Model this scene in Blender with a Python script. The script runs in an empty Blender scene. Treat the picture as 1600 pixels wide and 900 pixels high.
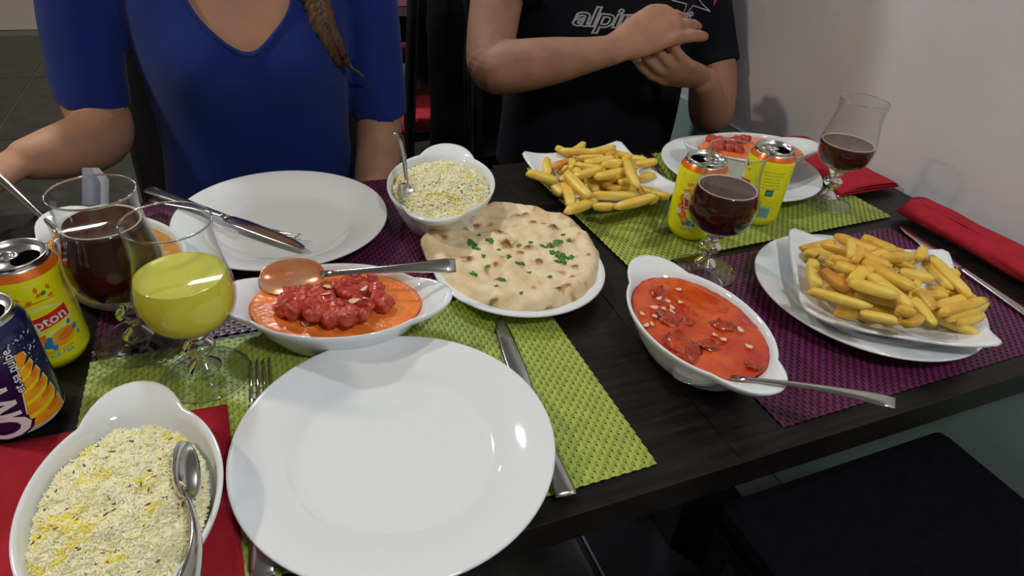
import bpy, bmesh, math, random
import numpy as np
from mathutils import Vector, Matrix, noise
from mathutils.bvhtree import BVHTree
random.seed(7); rs = np.random.RandomState(7)
S = bpy.context.scene
PI = math.pi
TZ = 0.75                                   # table top height
# ------------------------------------------------------------------ camera
PITCH, YAW, ROLL, FPX = math.radians(34.7), math.radians(-24.7), math.radians(5.2), 984.0
CAMP = Vector((0, 0, TZ + 0.44))
_c, _s = math.cos(PITCH), math.sin(PITCH)
FW = Vector((-math.sin(YAW) * _c, math.cos(YAW) * _c, -_s))
_r = Vector((math.cos(YAW), math.sin(YAW), 0)); _u = _r.cross(FW)
RT = _r * math.cos(ROLL) + _u * math.sin(ROLL); UP = _u * math.cos(ROLL) - _r * math.sin(ROLL)
cam = bpy.data.objects.new('camera', bpy.data.cameras.new('camera')); S.collection.objects.link(cam)
cam.data.sensor_width = 36; cam.data.lens = FPX / 1600 * 36; cam.data.clip_start = 0.01
R3 = Matrix((RT, UP, -FW)).transposed()
cam.matrix_world = Matrix.Translation(CAMP) @ R3.to_4x4()
S.camera = cam
# ------------------------------------------------------------------ world, light, exposure
w = bpy.data.worlds.new('world'); S.world = w; w.use_nodes = True
w.node_tree.nodes['Background'].inputs[0].default_value = (0.75, 0.8, 0.85, 1)
w.node_tree.nodes['Background'].inputs[1].default_value = 0.03
def area(name, loc, target, size, power, col, spread=PI):
    l = bpy.data.lights.new(name, 'AREA'); l.shape = 'SQUARE'; l.size = size; l.energy = power; l.color = col; l.spread = spread
    o = bpy.data.objects.new(name, l); S.collection.objects.link(o); o.location = loc
    o.rotation_euler = (Vector(target) - Vector(loc)).to_track_quat('-Z', 'Y').to_euler(); return o
area('ceiling_panel_lamp', (-0.10, 2.03, 2.45), (-0.10, 2.03, 0), 0.15, 19, (0.92, 0.97, 1.0))
area('ceiling_downlight', (-1.5, 1.2, 2.45), (-1.1, 1.0, 0), 0.16, 19, (1.0, 0.88, 0.74))
area('ceiling_spot_lamp', (0.50, -0.75, 2.45), (0.50, -0.75, 0), 0.25, 15, (0.97, 0.975, 1.0))
area('ceiling_back_lamp', (-0.8, 4.0, 2.45), (-0.8, 4.0, 0), 0.3, 9, (1.0, 0.93, 0.82))
S.view_settings.view_transform = 'Standard'; S.view_settings.look = 'None'
S.view_settings.exposure = 0.2; S.view_settings.gamma = 1.0; S.view_settings.use_curve_mapping = False
# ------------------------------------------------------------------ helpers
def ray(px, py): return RT * (px - 800) - UP * (py - 450) + FW * FPX
def at(px, py, z=0.0):
    d = ray(px, py); return CAMP + d * ((TZ + z - CAMP.z) / d.z)
def aty(px, py, y):
    d = ray(px, py); return CAMP + d * ((y - CAMP.y) / d.y)
def mat(name, col, rough=0.5, metal=0.0, trans=0.0, ior=1.45, coat=0.0, spec=0.5, var=0.0, vscale=30, bump=0.0, bscale=60, sheen=0.0, sss=0.0, col2=None, stretch=None):
    m = bpy.data.materials.new(name); m.use_nodes = True; nt = m.node_tree; b = nt.nodes['Principled BSDF']
    b.inputs['Base Color'].default_value = (*col, 1); b.inputs['Roughness'].default_value = rough; b.inputs['Metallic'].default_value = metal
    b.inputs['Transmission Weight'].default_value = trans; b.inputs['IOR'].default_value = ior; b.inputs['Coat Weight'].default_value = coat
    b.inputs['Specular IOR Level'].default_value = spec; b.inputs['Sheen Weight'].default_value = sheen
    if sss: b.inputs['Subsurface Weight'].default_value = sss; b.inputs['Subsurface Radius'].default_value = (.006, .003, .0015); b.inputs['Subsurface Scale'].default_value = 1
    tc = nt.nodes.new('ShaderNodeTexCoord'); src = tc.outputs['Object']
    if stretch:
        mp = nt.nodes.new('ShaderNodeMapping'); mp.inputs['Scale'].default_value = stretch; nt.links.new(src, mp.inputs[0]); src = mp.outputs[0]
    if var or col2:
        n = nt.nodes.new('ShaderNodeTexNoise'); n.inputs['Scale'].default_value = vscale; n.inputs['Detail'].default_value = 5; nt.links.new(src, n.inputs['Vector'])
        r = nt.nodes.new('ShaderNodeValToRGB'); e = r.color_ramp.elements
        e[0].position = 0.35; e[1].position = 0.65
        c2 = col2 or tuple(min(1, c * (1 + var)) for c in col); c1 = col if col2 else tuple(c * (1 - var) for c in col)
        e[0].color = (*c1, 1); e[1].color = (*c2, 1)
        nt.links.new(n.outputs['Fac'], r.inputs[0]); nt.links.new(r.outputs[0], b.inputs['Base Color'])
    if bump:
        n2 = nt.nodes.new('ShaderNodeTexNoise'); n2.inputs['Scale'].default_value = bscale; n2.inputs['Detail'].default_value = 4; nt.links.new(src, n2.inputs['Vector'])
        bp = nt.nodes.new('ShaderNodeBump'); bp.inputs['Strength'].default_value = bump; bp.inputs['Distance'].default_value = 0.002
        nt.links.new(n2.outputs['Fac'], bp.inputs['Height']); nt.links.new(bp.outputs[0], b.inputs['Normal'])
    return m
def thin_glass(name, tint=(.97, .98, .98), base=.02):
    m = bpy.data.materials.new(name); m.use_nodes = True; nt = m.node_tree; nt.nodes.clear()
    o = nt.nodes.new('ShaderNodeOutputMaterial'); mx = nt.nodes.new('ShaderNodeMixShader'); t = nt.nodes.new('ShaderNodeBsdfTransparent')
    g = nt.nodes.new('ShaderNodeBsdfGlossy'); lw = nt.nodes.new('ShaderNodeLayerWeight'); pw = nt.nodes.new('ShaderNodeMath'); pw.operation = 'POWER'; pw.inputs[1].default_value = 4.0; f = nt.nodes.new('ShaderNodeMath'); f.operation = 'MULTIPLY_ADD'; f.inputs[1].default_value = .75; f.inputs[2].default_value = base; nt.links.new(lw.outputs['Facing'], pw.inputs[0]); nt.links.new(pw.outputs[0], f.inputs[0])
    t.inputs[0].default_value = (*tint, 1); g.inputs['Roughness'].default_value = 0.02
    nt.links.new(f.outputs[0], mx.inputs[0]); nt.links.new(t.outputs[0], mx.inputs[1]); nt.links.new(g.outputs[0], mx.inputs[2]); nt.links.new(mx.outputs[0], o.inputs[0])
    return m
def mobj(name, verts, faces, m, parent=None, smooth=True, mi=None):
    me = bpy.data.meshes.new(name); me.from_pydata([tuple(v) for v in verts], [], faces); me.update()
    for mm in (m if isinstance(m, (list, tuple)) else [m]): me.materials.append(mm)
    if mi is not None: me.polygons.foreach_set('material_index', mi)
    if smooth: me.polygons.foreach_set('use_smooth', [True] * len(me.polygons))
    o = bpy.data.objects.new(name, me); S.collection.objects.link(o); o.parent = parent
    return o
def thing(name, label, cat, loc=(0, 0, 0), rz=0.0, group=None):
    o = bpy.data.objects.new(name, None); S.collection.objects.link(o); o.location = loc; o.rotation_euler = (0, 0, rz)
    o.empty_display_size = 0.02; return tag(o, label, cat, group)
def tag(o, label, cat, group=None, kind=None):
    o['label'] = label; o['category'] = cat
    if group: o['group'] = group
    if kind: o['kind'] = kind
    return o
def struct(o, label=None): 
    o['kind'] = 'structure'
    if label: o['label'] = label
    return o
def box_vf(x0, x1, y0, y1, z0, z1, b=0.0):
    bm = bmesh.new(); bmesh.ops.create_cube(bm, size=1)
    for v in bm.verts: v.co = Vector(((x0 + x1) / 2 + v.co.x * (x1 - x0), (y0 + y1) / 2 + v.co.y * (y1 - y0), (z0 + z1) / 2 + v.co.z * (z1 - z0)))
    if b: bmesh.ops.bevel(bm, geom=bm.edges[:], offset=b, segments=2, affect='EDGES', profile=0.6)
    bm.verts.ensure_lookup_table(); bm.verts.index_update()
    V = [v.co.copy() for v in bm.verts]; F = [[v.index for v in f.verts] for f in bm.faces]; bm.free(); return V, F
def box(name, x0, x1, y0, y1, z0, z1, m, parent=None, b=0.0):
    V, F = box_vf(x0, x1, y0, y1, z0, z1, b); return mobj(name, V, F, m, parent, smooth=False)
def loft(rings, closed_v=True, cap=True):
    n = len(rings[0]); V = [p for r in rings for p in r]; F = []
    for i in range(len(rings) - 1):
        for j in range(n if closed_v else n - 1):
            k = (j + 1) % n; F.append((i * n + j, i * n + k, (i + 1) * n + k, (i + 1) * n + j))
    if cap and closed_v:
        F.append(tuple(range(n - 1, -1, -1))); F.append(tuple((len(rings) - 1) * n + j for j in range(n)))
    return V, F
def lathe_vf(prof, n=64):
    return loft([[(r * math.cos(2 * PI * j / n), r * math.sin(2 * PI * j / n), z) for j in range(n)] for r, z in prof])
def cr(P, n):                                # catmull-rom resample of rows
    P = np.array(P, float); out = []
    Q = np.vstack([2 * P[0] - P[1], P, 2 * P[-1] - P[-2]])
    for i in range(1, len(Q) - 2):
        for k in range(n):
            t = k / n; a, b, c, d = Q[i - 1], Q[i], Q[i + 1], Q[i + 2]
            out.append(0.5 * ((2 * b) + (c - a) * t + (2 * a - 5 * b + 4 * c - d) * t * t + (3 * b - a - 3 * c + d) * t ** 3))
    out.append(P[-1]); return np.array(out)
def tube_vf(P, n=12, k=4, flat=None, upv=None, caps=True):
    """P rows x,y,z,r ; flat = ratio of the second radius; upv = vector the flat side faces"""
    Q = cr(P, k) if k > 1 else np.array(P, float); C = Q[:, :3]; R = np.maximum(Q[:, 3], 1e-4); rings = []
    T = np.gradient(C, axis=0); up = Vector(upv) if upv is not None else Vector((0.13, 0.21, 0.97)); 
    pts = [(C[i], R[i], T[i]) for i in range(len(C))]
    fl = Q[:, 4] if Q.shape[1] > 4 else np.full(len(Q), flat if flat else 1.0)
    for i, (c, r, t) in enumerate(pts):
        t = Vector(t).normalized(); a = t.cross(up)
        if a.length < 0.05: a = t.cross(Vector((1, 0, 0)))
        a.normalize(); b = a.cross(t)
        ring = [Vector(c) + a * (r * math.cos(2 * PI * j / n)) + b * (r * fl[i] * math.sin(2 * PI * j / n)) for j in range(n)]
        if caps and i == 0:
            rings.append([Vector(c) - t * r * .6 + (p - Vector(c)) * .35 for p in ring]); rings.append([Vector(c) - t * r * .35 + (p - Vector(c)) * .8 for p in ring])
        rings.append(ring)
        if caps and i == len(pts) - 1:
            rings.append([Vector(c) + t * r * .35 + (p - Vector(c)) * .8 for p in ring]); rings.append([Vector(c) + t * r * .6 + (p - Vector(c)) * .35 for p in ring])
    return loft(rings)
class MB:
    def __init__(s): s.V = []; s.F = []; s.I = []
    def add(s, VF, mi=0, M=None):
        V, F = VF; o = len(s.V); s.V += [(M @ Vector(v)) if M is not None else Vector(v) for v in V]; s.F += [tuple(i + o for i in f) for f in F]; s.I += [mi] * len(F); return s
    def build(s, name, m, parent=None, smooth=True): return mobj(name, s.V, s.F, m, parent, smooth, s.I)
def frame(P0, P1, upv, roll=0.0):
    x = (Vector(P1) - Vector(P0)).normalized(); y = Vector(upv).cross(x).normalized(); z = x.cross(y)
    M = Matrix((x, y, z)).transposed().to_4x4(); M.translation = Vector(P0); return M @ Matrix.Rotation(roll, 4, 'X')
def dup(root, loc=None, rz=None, label=None):
    r = root.copy(); S.collection.objects.link(r)
    if loc is not None: r.location = loc
    if rz is not None: r.rotation_euler = (0, 0, rz)
    if label: r['label'] = label
    def kids(a, b):
        for ch in list(a.children):
            c = ch.copy(); S.collection.objects.link(c); c.parent = b; kids(ch, c)
    kids(root, r); return r
# ------------------------------------------------------------------ materials
M_white = mat('white_porcelain', (.78, .81, .81), .06, coat=.3)
M_wall = mat('wall_paint', (.64, .635, .65), .55, var=.03, vscale=6, bump=.25, bscale=40)
M_back = mat('back_wall_paint', (.62, .56, .44), .7, var=.04, vscale=3)
M_wallshade = mat('green_wall_shade', (.36, .50, .43), .6, var=.05, vscale=8)  # greenish shade of the white wall, put into the colour
M_ceil = mat('ceiling_paint', (.7, .68, .64), .8, var=.02)
M_tile = mat('dark_floor_tile', (.032, .033, .030), .32, var=.3, vscale=12)
M_grout = mat('floor_grout', (.16, .16, .15), .8, var=.1)
M_table = mat('black_wood', (.009, .0075, .0065), .36, var=.45, vscale=14, stretch=(1, 14, 1), bump=.15, bscale=60, spec=.35)
M_blackc = mat('black_lacquer', (.008, .008, .009), .4, var=.2)
M_blackf = mat('black_fabric', (.006, .006, .0075), .9, var=.2, vscale=60, spec=.15)
M_redseat = mat('red_seat', (.42, .02, .035), .6, var=.15)
M_steel = mat('steel', (.62, .61, .58), .16, metal=1, var=.06, vscale=50)
M_napkin = mat('red_paper', (.40, .018, .03), .85, var=.08, vscale=60, bump=.35, bscale=500, spec=.2)
M_paper = mat('white_paper', (.62, .64, .72), .8, var=.05)
M_gr1 = mat('green_vinyl', (.36, .44, .075), .42, var=.12, vscale=80)
M_gr2 = mat('dark_green_vinyl', (.24, .31, .05), .42, var=.12, vscale=80)
M_pu1 = mat('purple_vinyl', (.13, .021, .073), .36, var=.15, vscale=80)
M_pu2 = mat('dark_purple_vinyl', (.04, .008, .026), .36, var=.15, vscale=80)
M_fry = mat('fried_potato', (.78, .50, .065), .42, col2=(.86, .63, .13), vscale=55, bump=.25, bscale=180)
M_fry2 = mat('golden_potato', (.68, .35, .035), .4, col2=(.82, .54, .085), vscale=60, bump=.25, bscale=180)
M_frybrown = mat('browned_potato', (.50, .17, .02), .45, col2=(.75, .38, .06), vscale=45)
M_rice = mat('white_rice', (.92, .88, .62), .45, var=.06, vscale=120, sss=.1)
M_ricey = mat('yellow_rice', (.90, .76, .12), .45, var=.1, sss=.1)
M_ricem = mat('pale_yellow_rice', (.90, .83, .42), .45, var=.05, sss=.1)
M_cumin = mat('cumin', (.16, .075, .02), .7, var=.2)
M_almond = mat('almond', (.78, .54, .32), .55, var=.08)
M_meat = mat('red_meat', (.34, .016, .010), .35, col2=(.62, .085, .04), vscale=120, bump=.6, bscale=250, coat=.4)
M_meat2 = mat('brown_meat', (.28, .022, .008), .25, col2=(.56, .075, .016), vscale=90, bump=.6, bscale=250, coat=.5)
M_leaf = mat('herb_leaf', (.06, .20, .02), .5, var=.4, vscale=150)
M_skinw = mat('skin_woman', (.42, .215, .125), .6, var=.07, vscale=25, sss=.12)
M_skinm = mat('skin_man', (.38, .19, .115), .62, var=.10, vscale=30, bump=.15, bscale=120, sss=.12)
M_blue = mat('blue_cotton', (.010, .027, .17), .85, var=.10, vscale=14, bump=.15, bscale=30, sheen=.1, spec=.2)
M_tee = mat('black_cotton', (.010, .010, .013), .9, var=.25, vscale=8, bump=.2, bscale=20, spec=.2)
M_jean = mat('dark_trousers', (.012, .013, .02), .9, var=.2)
M_hair = mat('brown_hair', (.035, .018, .008), .5, col2=(.13, .07, .03), vscale=140, stretch=(1, 1, .2))
M_mouth = mat('lip', (.42, .14, .11), .5, var=.05)
M_eye = mat('eye_white', (.75, .73, .7), .2, var=.02)
M_print = mat('white_print', (.6, .6, .62), .7, var=.03)
M_pink = mat('pink_print', (.6, .03, .10), .7, var=.03)
M_glassb = thin_glass('glass_bowl'); M_foot = thin_glass('glass_foot', (.93, .95, .94), .10)
M_glass = mat('clear_glass', (1, 1, 1), .02, trans=1, ior=1.5, var=0)
M_rim = mat('glass_rim', (.95, .97, .97), .03, trans=1, ior=1.5)
# ------------------------------------------------------------------ room shell
WX = 1.047; BY = 5.15
struct(box('wall_right', WX, WX + .12, -2.2, BY, 0, 2.5, M_wall))
struct(box('wall_back', -3, WX + .12, BY, BY + .12, 0, 2.5, M_back))
struct(box('wall_left', -3.12, -3, -2.2, BY + .12, 0, 2.5, M_wall))
struct(box('wall_front', -3.12, WX + .12, -2.32, -2.2, 0, 2.5, M_wall))
struct(box('ceiling', -3.12, WX + .12, -2.32, BY + .12, 2.5, 2.6, M_ceil))
struct(box('wall_shade_1', WX - .006, WX, -2.2, BY, 0.0, 0.70, M_wallshade), 'lower part of the right wall under the table, coloured green for the shade there')  # thin panel whose green stands in for shade on the white wall
fl = struct(box('floor', -3.12, WX + .12, -2.32, BY + .12, -.1, -.004, M_grout))
tv = box('tile', -.447, .447, -.447, .447, -.004, 0, M_tile, fl, b=.0015); tv.location = (-.60, -1.75, 0)
for i in range(-2, 3):
    for j in range(8):
        if (i, j) == (0, 0): continue
        t = tv.copy(); S.collection.objects.link(t); t.parent = fl
        t.location = (-.60 + i * .9, -1.75 + j * .9, 0)
        if t.location.x < -3 or t.location.x > 1.05: bpy.data.objects.remove(t)
# ------------------------------------------------------------------ tables
def table(name, label, x0, x1, y0, y1, zt, m=M_table):
    t = thing(name, label, 'table', ((x0 + x1) / 2, (y0 + y1) / 2, 0), group=None)
    a, b = (x1 - x0) / 2, (y1 - y0) / 2
    box('tabletop', -a, a, -b, b, zt - .035, zt, m, t, b=.0010)
    box('apron', -a + .05, a - .05, -b + .05, b - .05, zt - .09, zt - .036, M_blackc, t)
    box('pedestal', -.035, .035, -.035, .035, .03, zt - .09, M_blackc, t, b=.003)
    box('base_plate', -.20, .20, -.20, .20, 0, .03, M_blackc, t, b=.006)
    return t
table('dining_table', 'black wood-grain dining table on the left, holding the empty dinner plates', -.36, .3673, .262, .912, TZ)
table('dining_table', 'black wood-grain dining table on the right, pushed against the white wall', .368, 1.040, .262, .925, TZ)
# ------------------------------------------------------------------ placemats (woven)
def placemat(label, x0, x1, y0, y1, rz, ma, mb, z=.0):
    cx, cy = (x0 + x1) / 2, (y0 + y1) / 2; L, W = x1 - x0, y1 - y0; p = .0052
    nx, ny = int(L / p), int(W / p); px, py = L / nx, W / ny
    o = thing('placemat', label, 'placemat', (cx, cy, TZ + z), rz)
    V = []; F = []; I = []
    hw = px * .445
    for i in range(nx):
        x = -L / 2 + (i + .5) * px; b = len(V)
        for j in range(ny + 1):
            y = -W / 2 + j * py; zz = .0013 + (.00065 if (i + j) % 2 else -.00055)
            V += [(x - hw, y, zz - .0003), (x, y, zz + .0002), (x + hw, y, zz - .0003)]
        for j in range(ny):
            q = b + 3 * j; F += [(q, q + 1, q + 4, q + 3), (q + 1, q + 2, q + 5, q + 4)]
    wa = mobj('warp_strands', V, F, ma, o); wa['kind'] = 'stuff'
    V = []; F = []
    hw = py * .43
    for j in range(ny):
        y = -W / 2 + (j + .5) * py; b = len(V)
        for i in range(nx + 1):
            x = -L / 2 + i * px; zz = .0013 + (.00055 if (i + j) % 2 else -.00055)
            V += [(x, y - hw, zz - .0003), (x, y, zz + .0002), (x, y + hw, zz - .0003)]
        for i in range(nx):
            q = b + 3 * i; F += [(q, q + 3, q + 4, q + 1), (q + 1, q + 4, q + 5, q + 2)]
    wb = mobj('weft_strands', V, F, mb, o); wb['kind'] = 'stuff'
    return o
placemat('bright green woven placemat under the large empty plate in front', -.181, .289, .285, .570, 0, M_gr1, M_gr2)
placemat('purple woven placemat under the far plate with knife and fork', -.181, .289, .577, .906, 0, M_pu1, M_pu2)
placemat('purple woven placemat under the square plate of fries near the front edge', .432, .90, .286, .568, math.radians(.4), M_pu1, M_pu2)
placemat('olive green woven placemat under the two yellow cans near the wall', .424, .925, .584, .904, math.radians(2.4), M_gr1, M_gr2, z=.0022)
# ------------------------------------------------------------------ plates
def plate(label, x, y, z=.0025, s=1.0, dx=0, dy=0, group=None):
    o = thing('dinner_plate', label, 'plate', (x, y, TZ + z))
    prof = [(.0001, .003), (.068, .003), (.070, 0), (.074, 0), (.077, .003), (.092, .007), (.118, .0165), (.1335, .0195), (.1350, .0208), (.1345, .0225), (.1325, .0226), (.118, .0202), (.094, .0130), (.090, .0110), (.084, .0082), (.080, .0072), (.050, .0068), (.0001, .0067)]
    V, F = lathe_vf([(r * s, zz * s) for r, zz in prof], 96); mobj('plate_body', V, F, M_white, o); return o
plate('large empty white dinner plate in the foreground', .0741, .3654)
plate('white dinner plate at the back with a knife and fork lying across it', .0208, .7861)
plate('white dinner plate under the square plate of fries', .6792, .4235)
plate('white dinner plate under the curry dish beside the wall', .7677, .7804, z=.0045)
V, F = lathe_vf([(.0001, .003), (.055, 0), (.06, 0), (.075, .006), (.104, .016), (.107, .018), (.106, .020), (.100, .0185), (.075, .0095), (.0001, .008)], 80)
o = thing('side_plate', 'smaller round white plate under the flatbread', 'plate', (.2804, .5948, TZ + .0025)); mobj('plate_body', V, F, M_white, o)
def square_plate(label, loc, rz, L, tilt=(0, 0), lift=.014):
    o = thing('square_plate', label, 'plate', loc, rz); o.rotation_euler = (tilt[0], tilt[1], rz)
    n = 96; rings = []
    for s, z, e, lf in [(.001, .0035, 3, 0), (.50, .0035, 5, 0), (.52, 0, 5, 0), (.58, 0, 5, 0), (.66, .004, 6, .1), (.97, .018, 14, .9), (1.0, .0205, 18, 1), (.985, .0228, 18, 1), (.95, .0218, 14, .95), (.66, .009, 6, .2), (.60, .0065, 5, 0), (.001, .006, 3, 0)]:
        ring = []
        for j in range(n):
            t = 2 * PI * (j + .5) / n; c, q = math.cos(t), math.sin(t)
            r = (abs(c) ** e + abs(q) ** e) ** (-1 / e)
            ring.append((L / 2 * s * r * c, L / 2 * s * r * q, z + lf * lift * max(0, (r - 1) / .414) ** 2))
        rings.append(ring)
    V, F = loft(rings); mobj('plate_body', V, F, M_white, o); return o
SQN = square_plate('square white plate of fries tilted on the right round plate', (.676, .406, TZ + .0195), math.radians(-35.9), .200, tilt=(math.radians(1.5), math.radians(-2.2)))
SQB = square_plate('square white plate of fries standing on the green placemat at the back', (.503, .797, TZ + .005), math.radians(3), .196)
# ------------------------------------------------------------------ gratin dishes
def ear(t):
    return max(0.0, 1 - (abs(t) / .45) ** 2.2)
def outline(s, A, B, e, E=.0235):
    out = []
    for j in range(96):
        t = 2 * PI * j / 96; c, q = math.cos(t), math.sin(t)
        a = t if t < PI else t - 2 * PI
        k = ear(a) + ear(a - PI if a > 0 else a + PI)
        r = 1 / math.sqrt((c / A) ** 2 + (q / B) ** 2)
        out.append(((r * s + e * E * k) * c, (r * s + e * E * k * .55) * q, k))
    return out
def gratin(label, x, y, ang, z=.0025, sc=1.0, h=.045, A=.098, B=.069):
    o = thing('gratin_dish', label, 'dish', (x, y, TZ + z), math.radians(ang))
    rings = []
    for s, zz, e, up in [(.02, .004, 0, 0), (.60, .004, 0, 0), (.62, 0, 0, 0), (.67, 0, 0, 0), (.72, .005, 0, 0), (.86, .022, 0, 0), (.94, .034, .12, 0), (.985, h - .006, .85, .3), (1.0, h - .002, 1.0, 1), (.995, h, 1.0, 1), (.97, h - .0002, .95, .9), (.935, h - .003, .45, .4), (.915, h - .007, 0.05, 0), (.84, .022, 0, 0), (.68, .010, 0, 0), (.02, .008, 0, 0)]:
        zz = zz if zz < .03 else zz
        if zz in (.022, .034): zz = zz / .045 * h
        rings.append([(px * sc, py * sc, zz + up * .005 * k) for px, py, k in outline(s, A, B, e)])
    V, F = loft(rings); mobj('dish_body', V, F, M_white, o)
    return o
def sauce_surface(dish_loc, ang, name, label, m, zc, sc=1.0, A=.098, B=.069, amp=.0006, f=.905, seed=0):
    o = None; V = [(0, 0, 0)]; F = []; nr, na = 26, 96
    for i in range(1, nr + 1):
        s = f * i / nr
        for j in range(na):
            t = 2 * PI * j / na; r = 1 / math.sqrt((math.cos(t) / A) ** 2 + (math.sin(t) / B) ** 2) * s * sc
            px, py = r * math.cos(t), r * math.sin(t)
            z = amp * noise.noise((px * 90 + seed, py * 90, 0)) + amp * .5 * noise.noise((px * 250, py * 250 + seed, 3)) + (.0008 if i == nr else 0)
            V.append((px, py, z))
    for j in range(na): F.append((0, 1 + j, 1 + (j + 1) % na))
    for i in range(nr - 1):
        for j in range(na):
            a = 1 + i * na + j; b = 1 + i * na + (j + 1) % na; F.append((a, a + na, b + na, b))
    # underside so that the sauce has body
    base = 1 + (nr - 1) * na; k0 = len(V)
    for s2, z2 in ((.84, -.014), (.66, -.024)):
        for j in range(na):
            p = V[base + j]; V.append((p[0] * s2 / f, p[1] * s2 / f, z2))
    for j in range(na): F.append((base + j, k0 + j, k0 + (j + 1) % na, base + (j + 1) % na)); F.append((k0 + j, k0 + na + j, k0 + na + (j + 1) % na, k0 + (j + 1) % na))
    F.append(tuple(k0 + na + j for j in range(na - 1, -1, -1)))
    o = mobj(name, V, F, m); o.location = (dish_loc[0], dish_loc[1], TZ + zc); o.rotation_euler = (0, 0, math.radians(ang))
    tag(o, label, 'curry', kind='stuff'); return o
M_sauceA = mat('orange_sauce', (.84, .19, .035), .22, col2=(.92, .27, .055), vscale=25, bump=.3, bscale=200, coat=.5)
M_sauceB = mat('red_sauce', (.44, .014, .001), .2, col2=(.68, .10, .010), vscale=20, bump=.4, bscale=200, coat=.6)
M_sauceC = mat('yellow_sauce', (.50, .17, .02), .2, col2=(.70, .34, .06), vscale=25, bump=.3, bscale=200, coat=.5)
DA = (.054, .548, -15.5); DB = (.409, .409, 88.5); DC = (-.166, .705, 122.0); DD = (.787, .785, -11.0)
gratin('oval white dish of orange curry with meat cubes behind the empty plate', DA[0], DA[1], DA[2], A=.096, B=.066)
gratin('oval white dish of bright red curry in the middle of the table', *DB[:2], DB[2])
gratin('oval white dish of yellow brown curry behind the left glass of tea', *DC[:2], DC[2])
gratin('oval white dish of orange curry standing on a plate by the wall', DD[0], DD[1], DD[2], z=.0125, A=.102, B=.062)
sauce_surface(DA, DA[2], 'curry_sauce', 'creamy orange curry sauce around a heap of meat cubes', M_sauceA, .0395, A=.096, B=.066, seed=3)
sauce_surface(DB, DB[2], 'curry_sauce', 'bright red oily curry sauce with almond flakes', M_sauceB, .0405, amp=.0012, seed=9)
sauce_surface(DC, DC[2], 'curry_sauce', 'yellow brown curry sauce behind the left glass', M_sauceC, .038, amp=.001, seed=5)
sauce_surface(DD, DD[2], 'curry_sauce', 'orange curry sauce in the dish beside the wall', M_sauceA, .0500, A=.102, B=.062, seed=15)
# ------------------------------------------------------------------ lumps: meat, almonds
def lump_vf(sx, sy, sz, seed, p=3.2, n=10, am=.24):
    V = []; F = []; rings = []
    for i in range(1, n):
        a = PI * i / n; ring = []
        for j in range(16):
            b = 2 * PI * j / 16
            d = Vector((math.sin(a) * math.cos(b), math.sin(a) * math.sin(b), math.cos(a)))
            r = (abs(d.x) ** p + abs(d.y) ** p + abs(d.z) ** p) ** (-1 / p)
            r *= 1 + am * noise.noise((d.x * 2.2 + seed, d.y * 2.2, d.z * 2.2)) + am * .45 * noise.noise((d.x * 5, d.y * 5 + seed, d.z * 5))
            ring.append((d.x * r * sx, d.y * r * sy, d.z * r * sz))
        rings.append(ring)
    return loft(rings)
def lump(name, label, cat, group, loc, size, m, seed, rot=(0, 0, 0), p=3.2, am=.24):
    V, F = lump_vf(*size, seed, p, am=am); o = mobj(name, V, F, m); o.location = loc; o.rotation_euler = rot
    return tag(o, label, cat, group)
chA = [(455, 462), (470, 475), (480, 455), (487, 478), (497, 463), (505, 488), (520, 495), (515, 470), (530, 450), (545, 443), (548, 462), (562, 455), (575, 450), (553, 488), (573, 477), (590, 468), (537, 478), (447, 472), (460, 485), (580, 442), (508, 470), (526, 482), (540, 495), (566, 490), (492, 492), (468, 462), (555, 440), (585, 455), (560, 470), (600, 475), (443, 480)]
for i, (px, py) in enumerate(chA):
    s = .0075 + .0025 * random.random()
    lump('meat_cube', 'red meat cube heaped in the orange curry behind the empty plate', 'meat', 'meat cubes in the orange curry behind the empty plate', at(px, py, .046 + .004 * random.random() + (.004 if 480 < px < 570 else 0)), (s * 1.15, s * .9, s * .75), M_meat, i * 3.1, (random.uniform(-.5, .5), random.uniform(-.5, .5), random.uniform(0, 3)), p=6)
chB = [(1030, 458, .011, 'dark meat lump under the almonds in the red curry'), (1045, 500, .012, 'dark glossy meat lump in the middle of the red curry'), (1074, 503, .007, 'small dark meat scrap right of the middle lump in the red curry'), (1128, 510, .011, 'long thin meat strip near the right rim of the red curry'), (1070, 545, .018, 'largest brown meat lump low in the red curry'), (1105, 540, .010, 'meat lump right of the largest one in the red curry'), (1178, 572, .008, 'small meat scrap above the spoon in the red curry')]
for i, (px, py, s, lb) in enumerate(chB):
    lump('meat_lump', lb, 'meat', None, at(px, py, .0405), (s * 1.05, s * .80, s * .36), M_meat2, i * 5.3 + 40, (.1, -.1, random.uniform(0, 3) if i != 3 else -.9), p=2.6, am=.7)
for i in range(9):
    px, py = 1110 + (i % 5) * 14 + random.uniform(-4, 4), 220 + (i // 5) * 12 + random.uniform(-3, 3)
    lump('meat_cube', 'pinkish meat cube in the curry dish beside the wall', 'meat', 'meat cubes in the curry dish beside the wall', at(px, py, .052), (.010, .009, .008), M_meat, i * 2.7 + 90, (random.uniform(-.5, .5), random.uniform(-.5, .5), random.uniform(0, 3)))
def almond(px, py, z, L, lb, gp, tilt=.25):
    V, F = lathe_vf([(.0001, .0005), (.6, .0006), (1, .0002), (1, -.0002), (.6, -.0006), (.0001, -.0005)], 20)
    V = [(v[0] * L * .5, v[1] * L * .36 * (1 - .3 * v[0]), v[2] * .7 + .0008 * (v[0] ** 2)) for v in V]
    o = mobj('almond_flake', V, F, M_almond); o.location = at(px, py, z); o.rotation_euler = (random.uniform(-tilt, tilt), random.uniform(-tilt, tilt), random.uniform(0, 3)); tag(o, lb, 'almond', gp)
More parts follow.
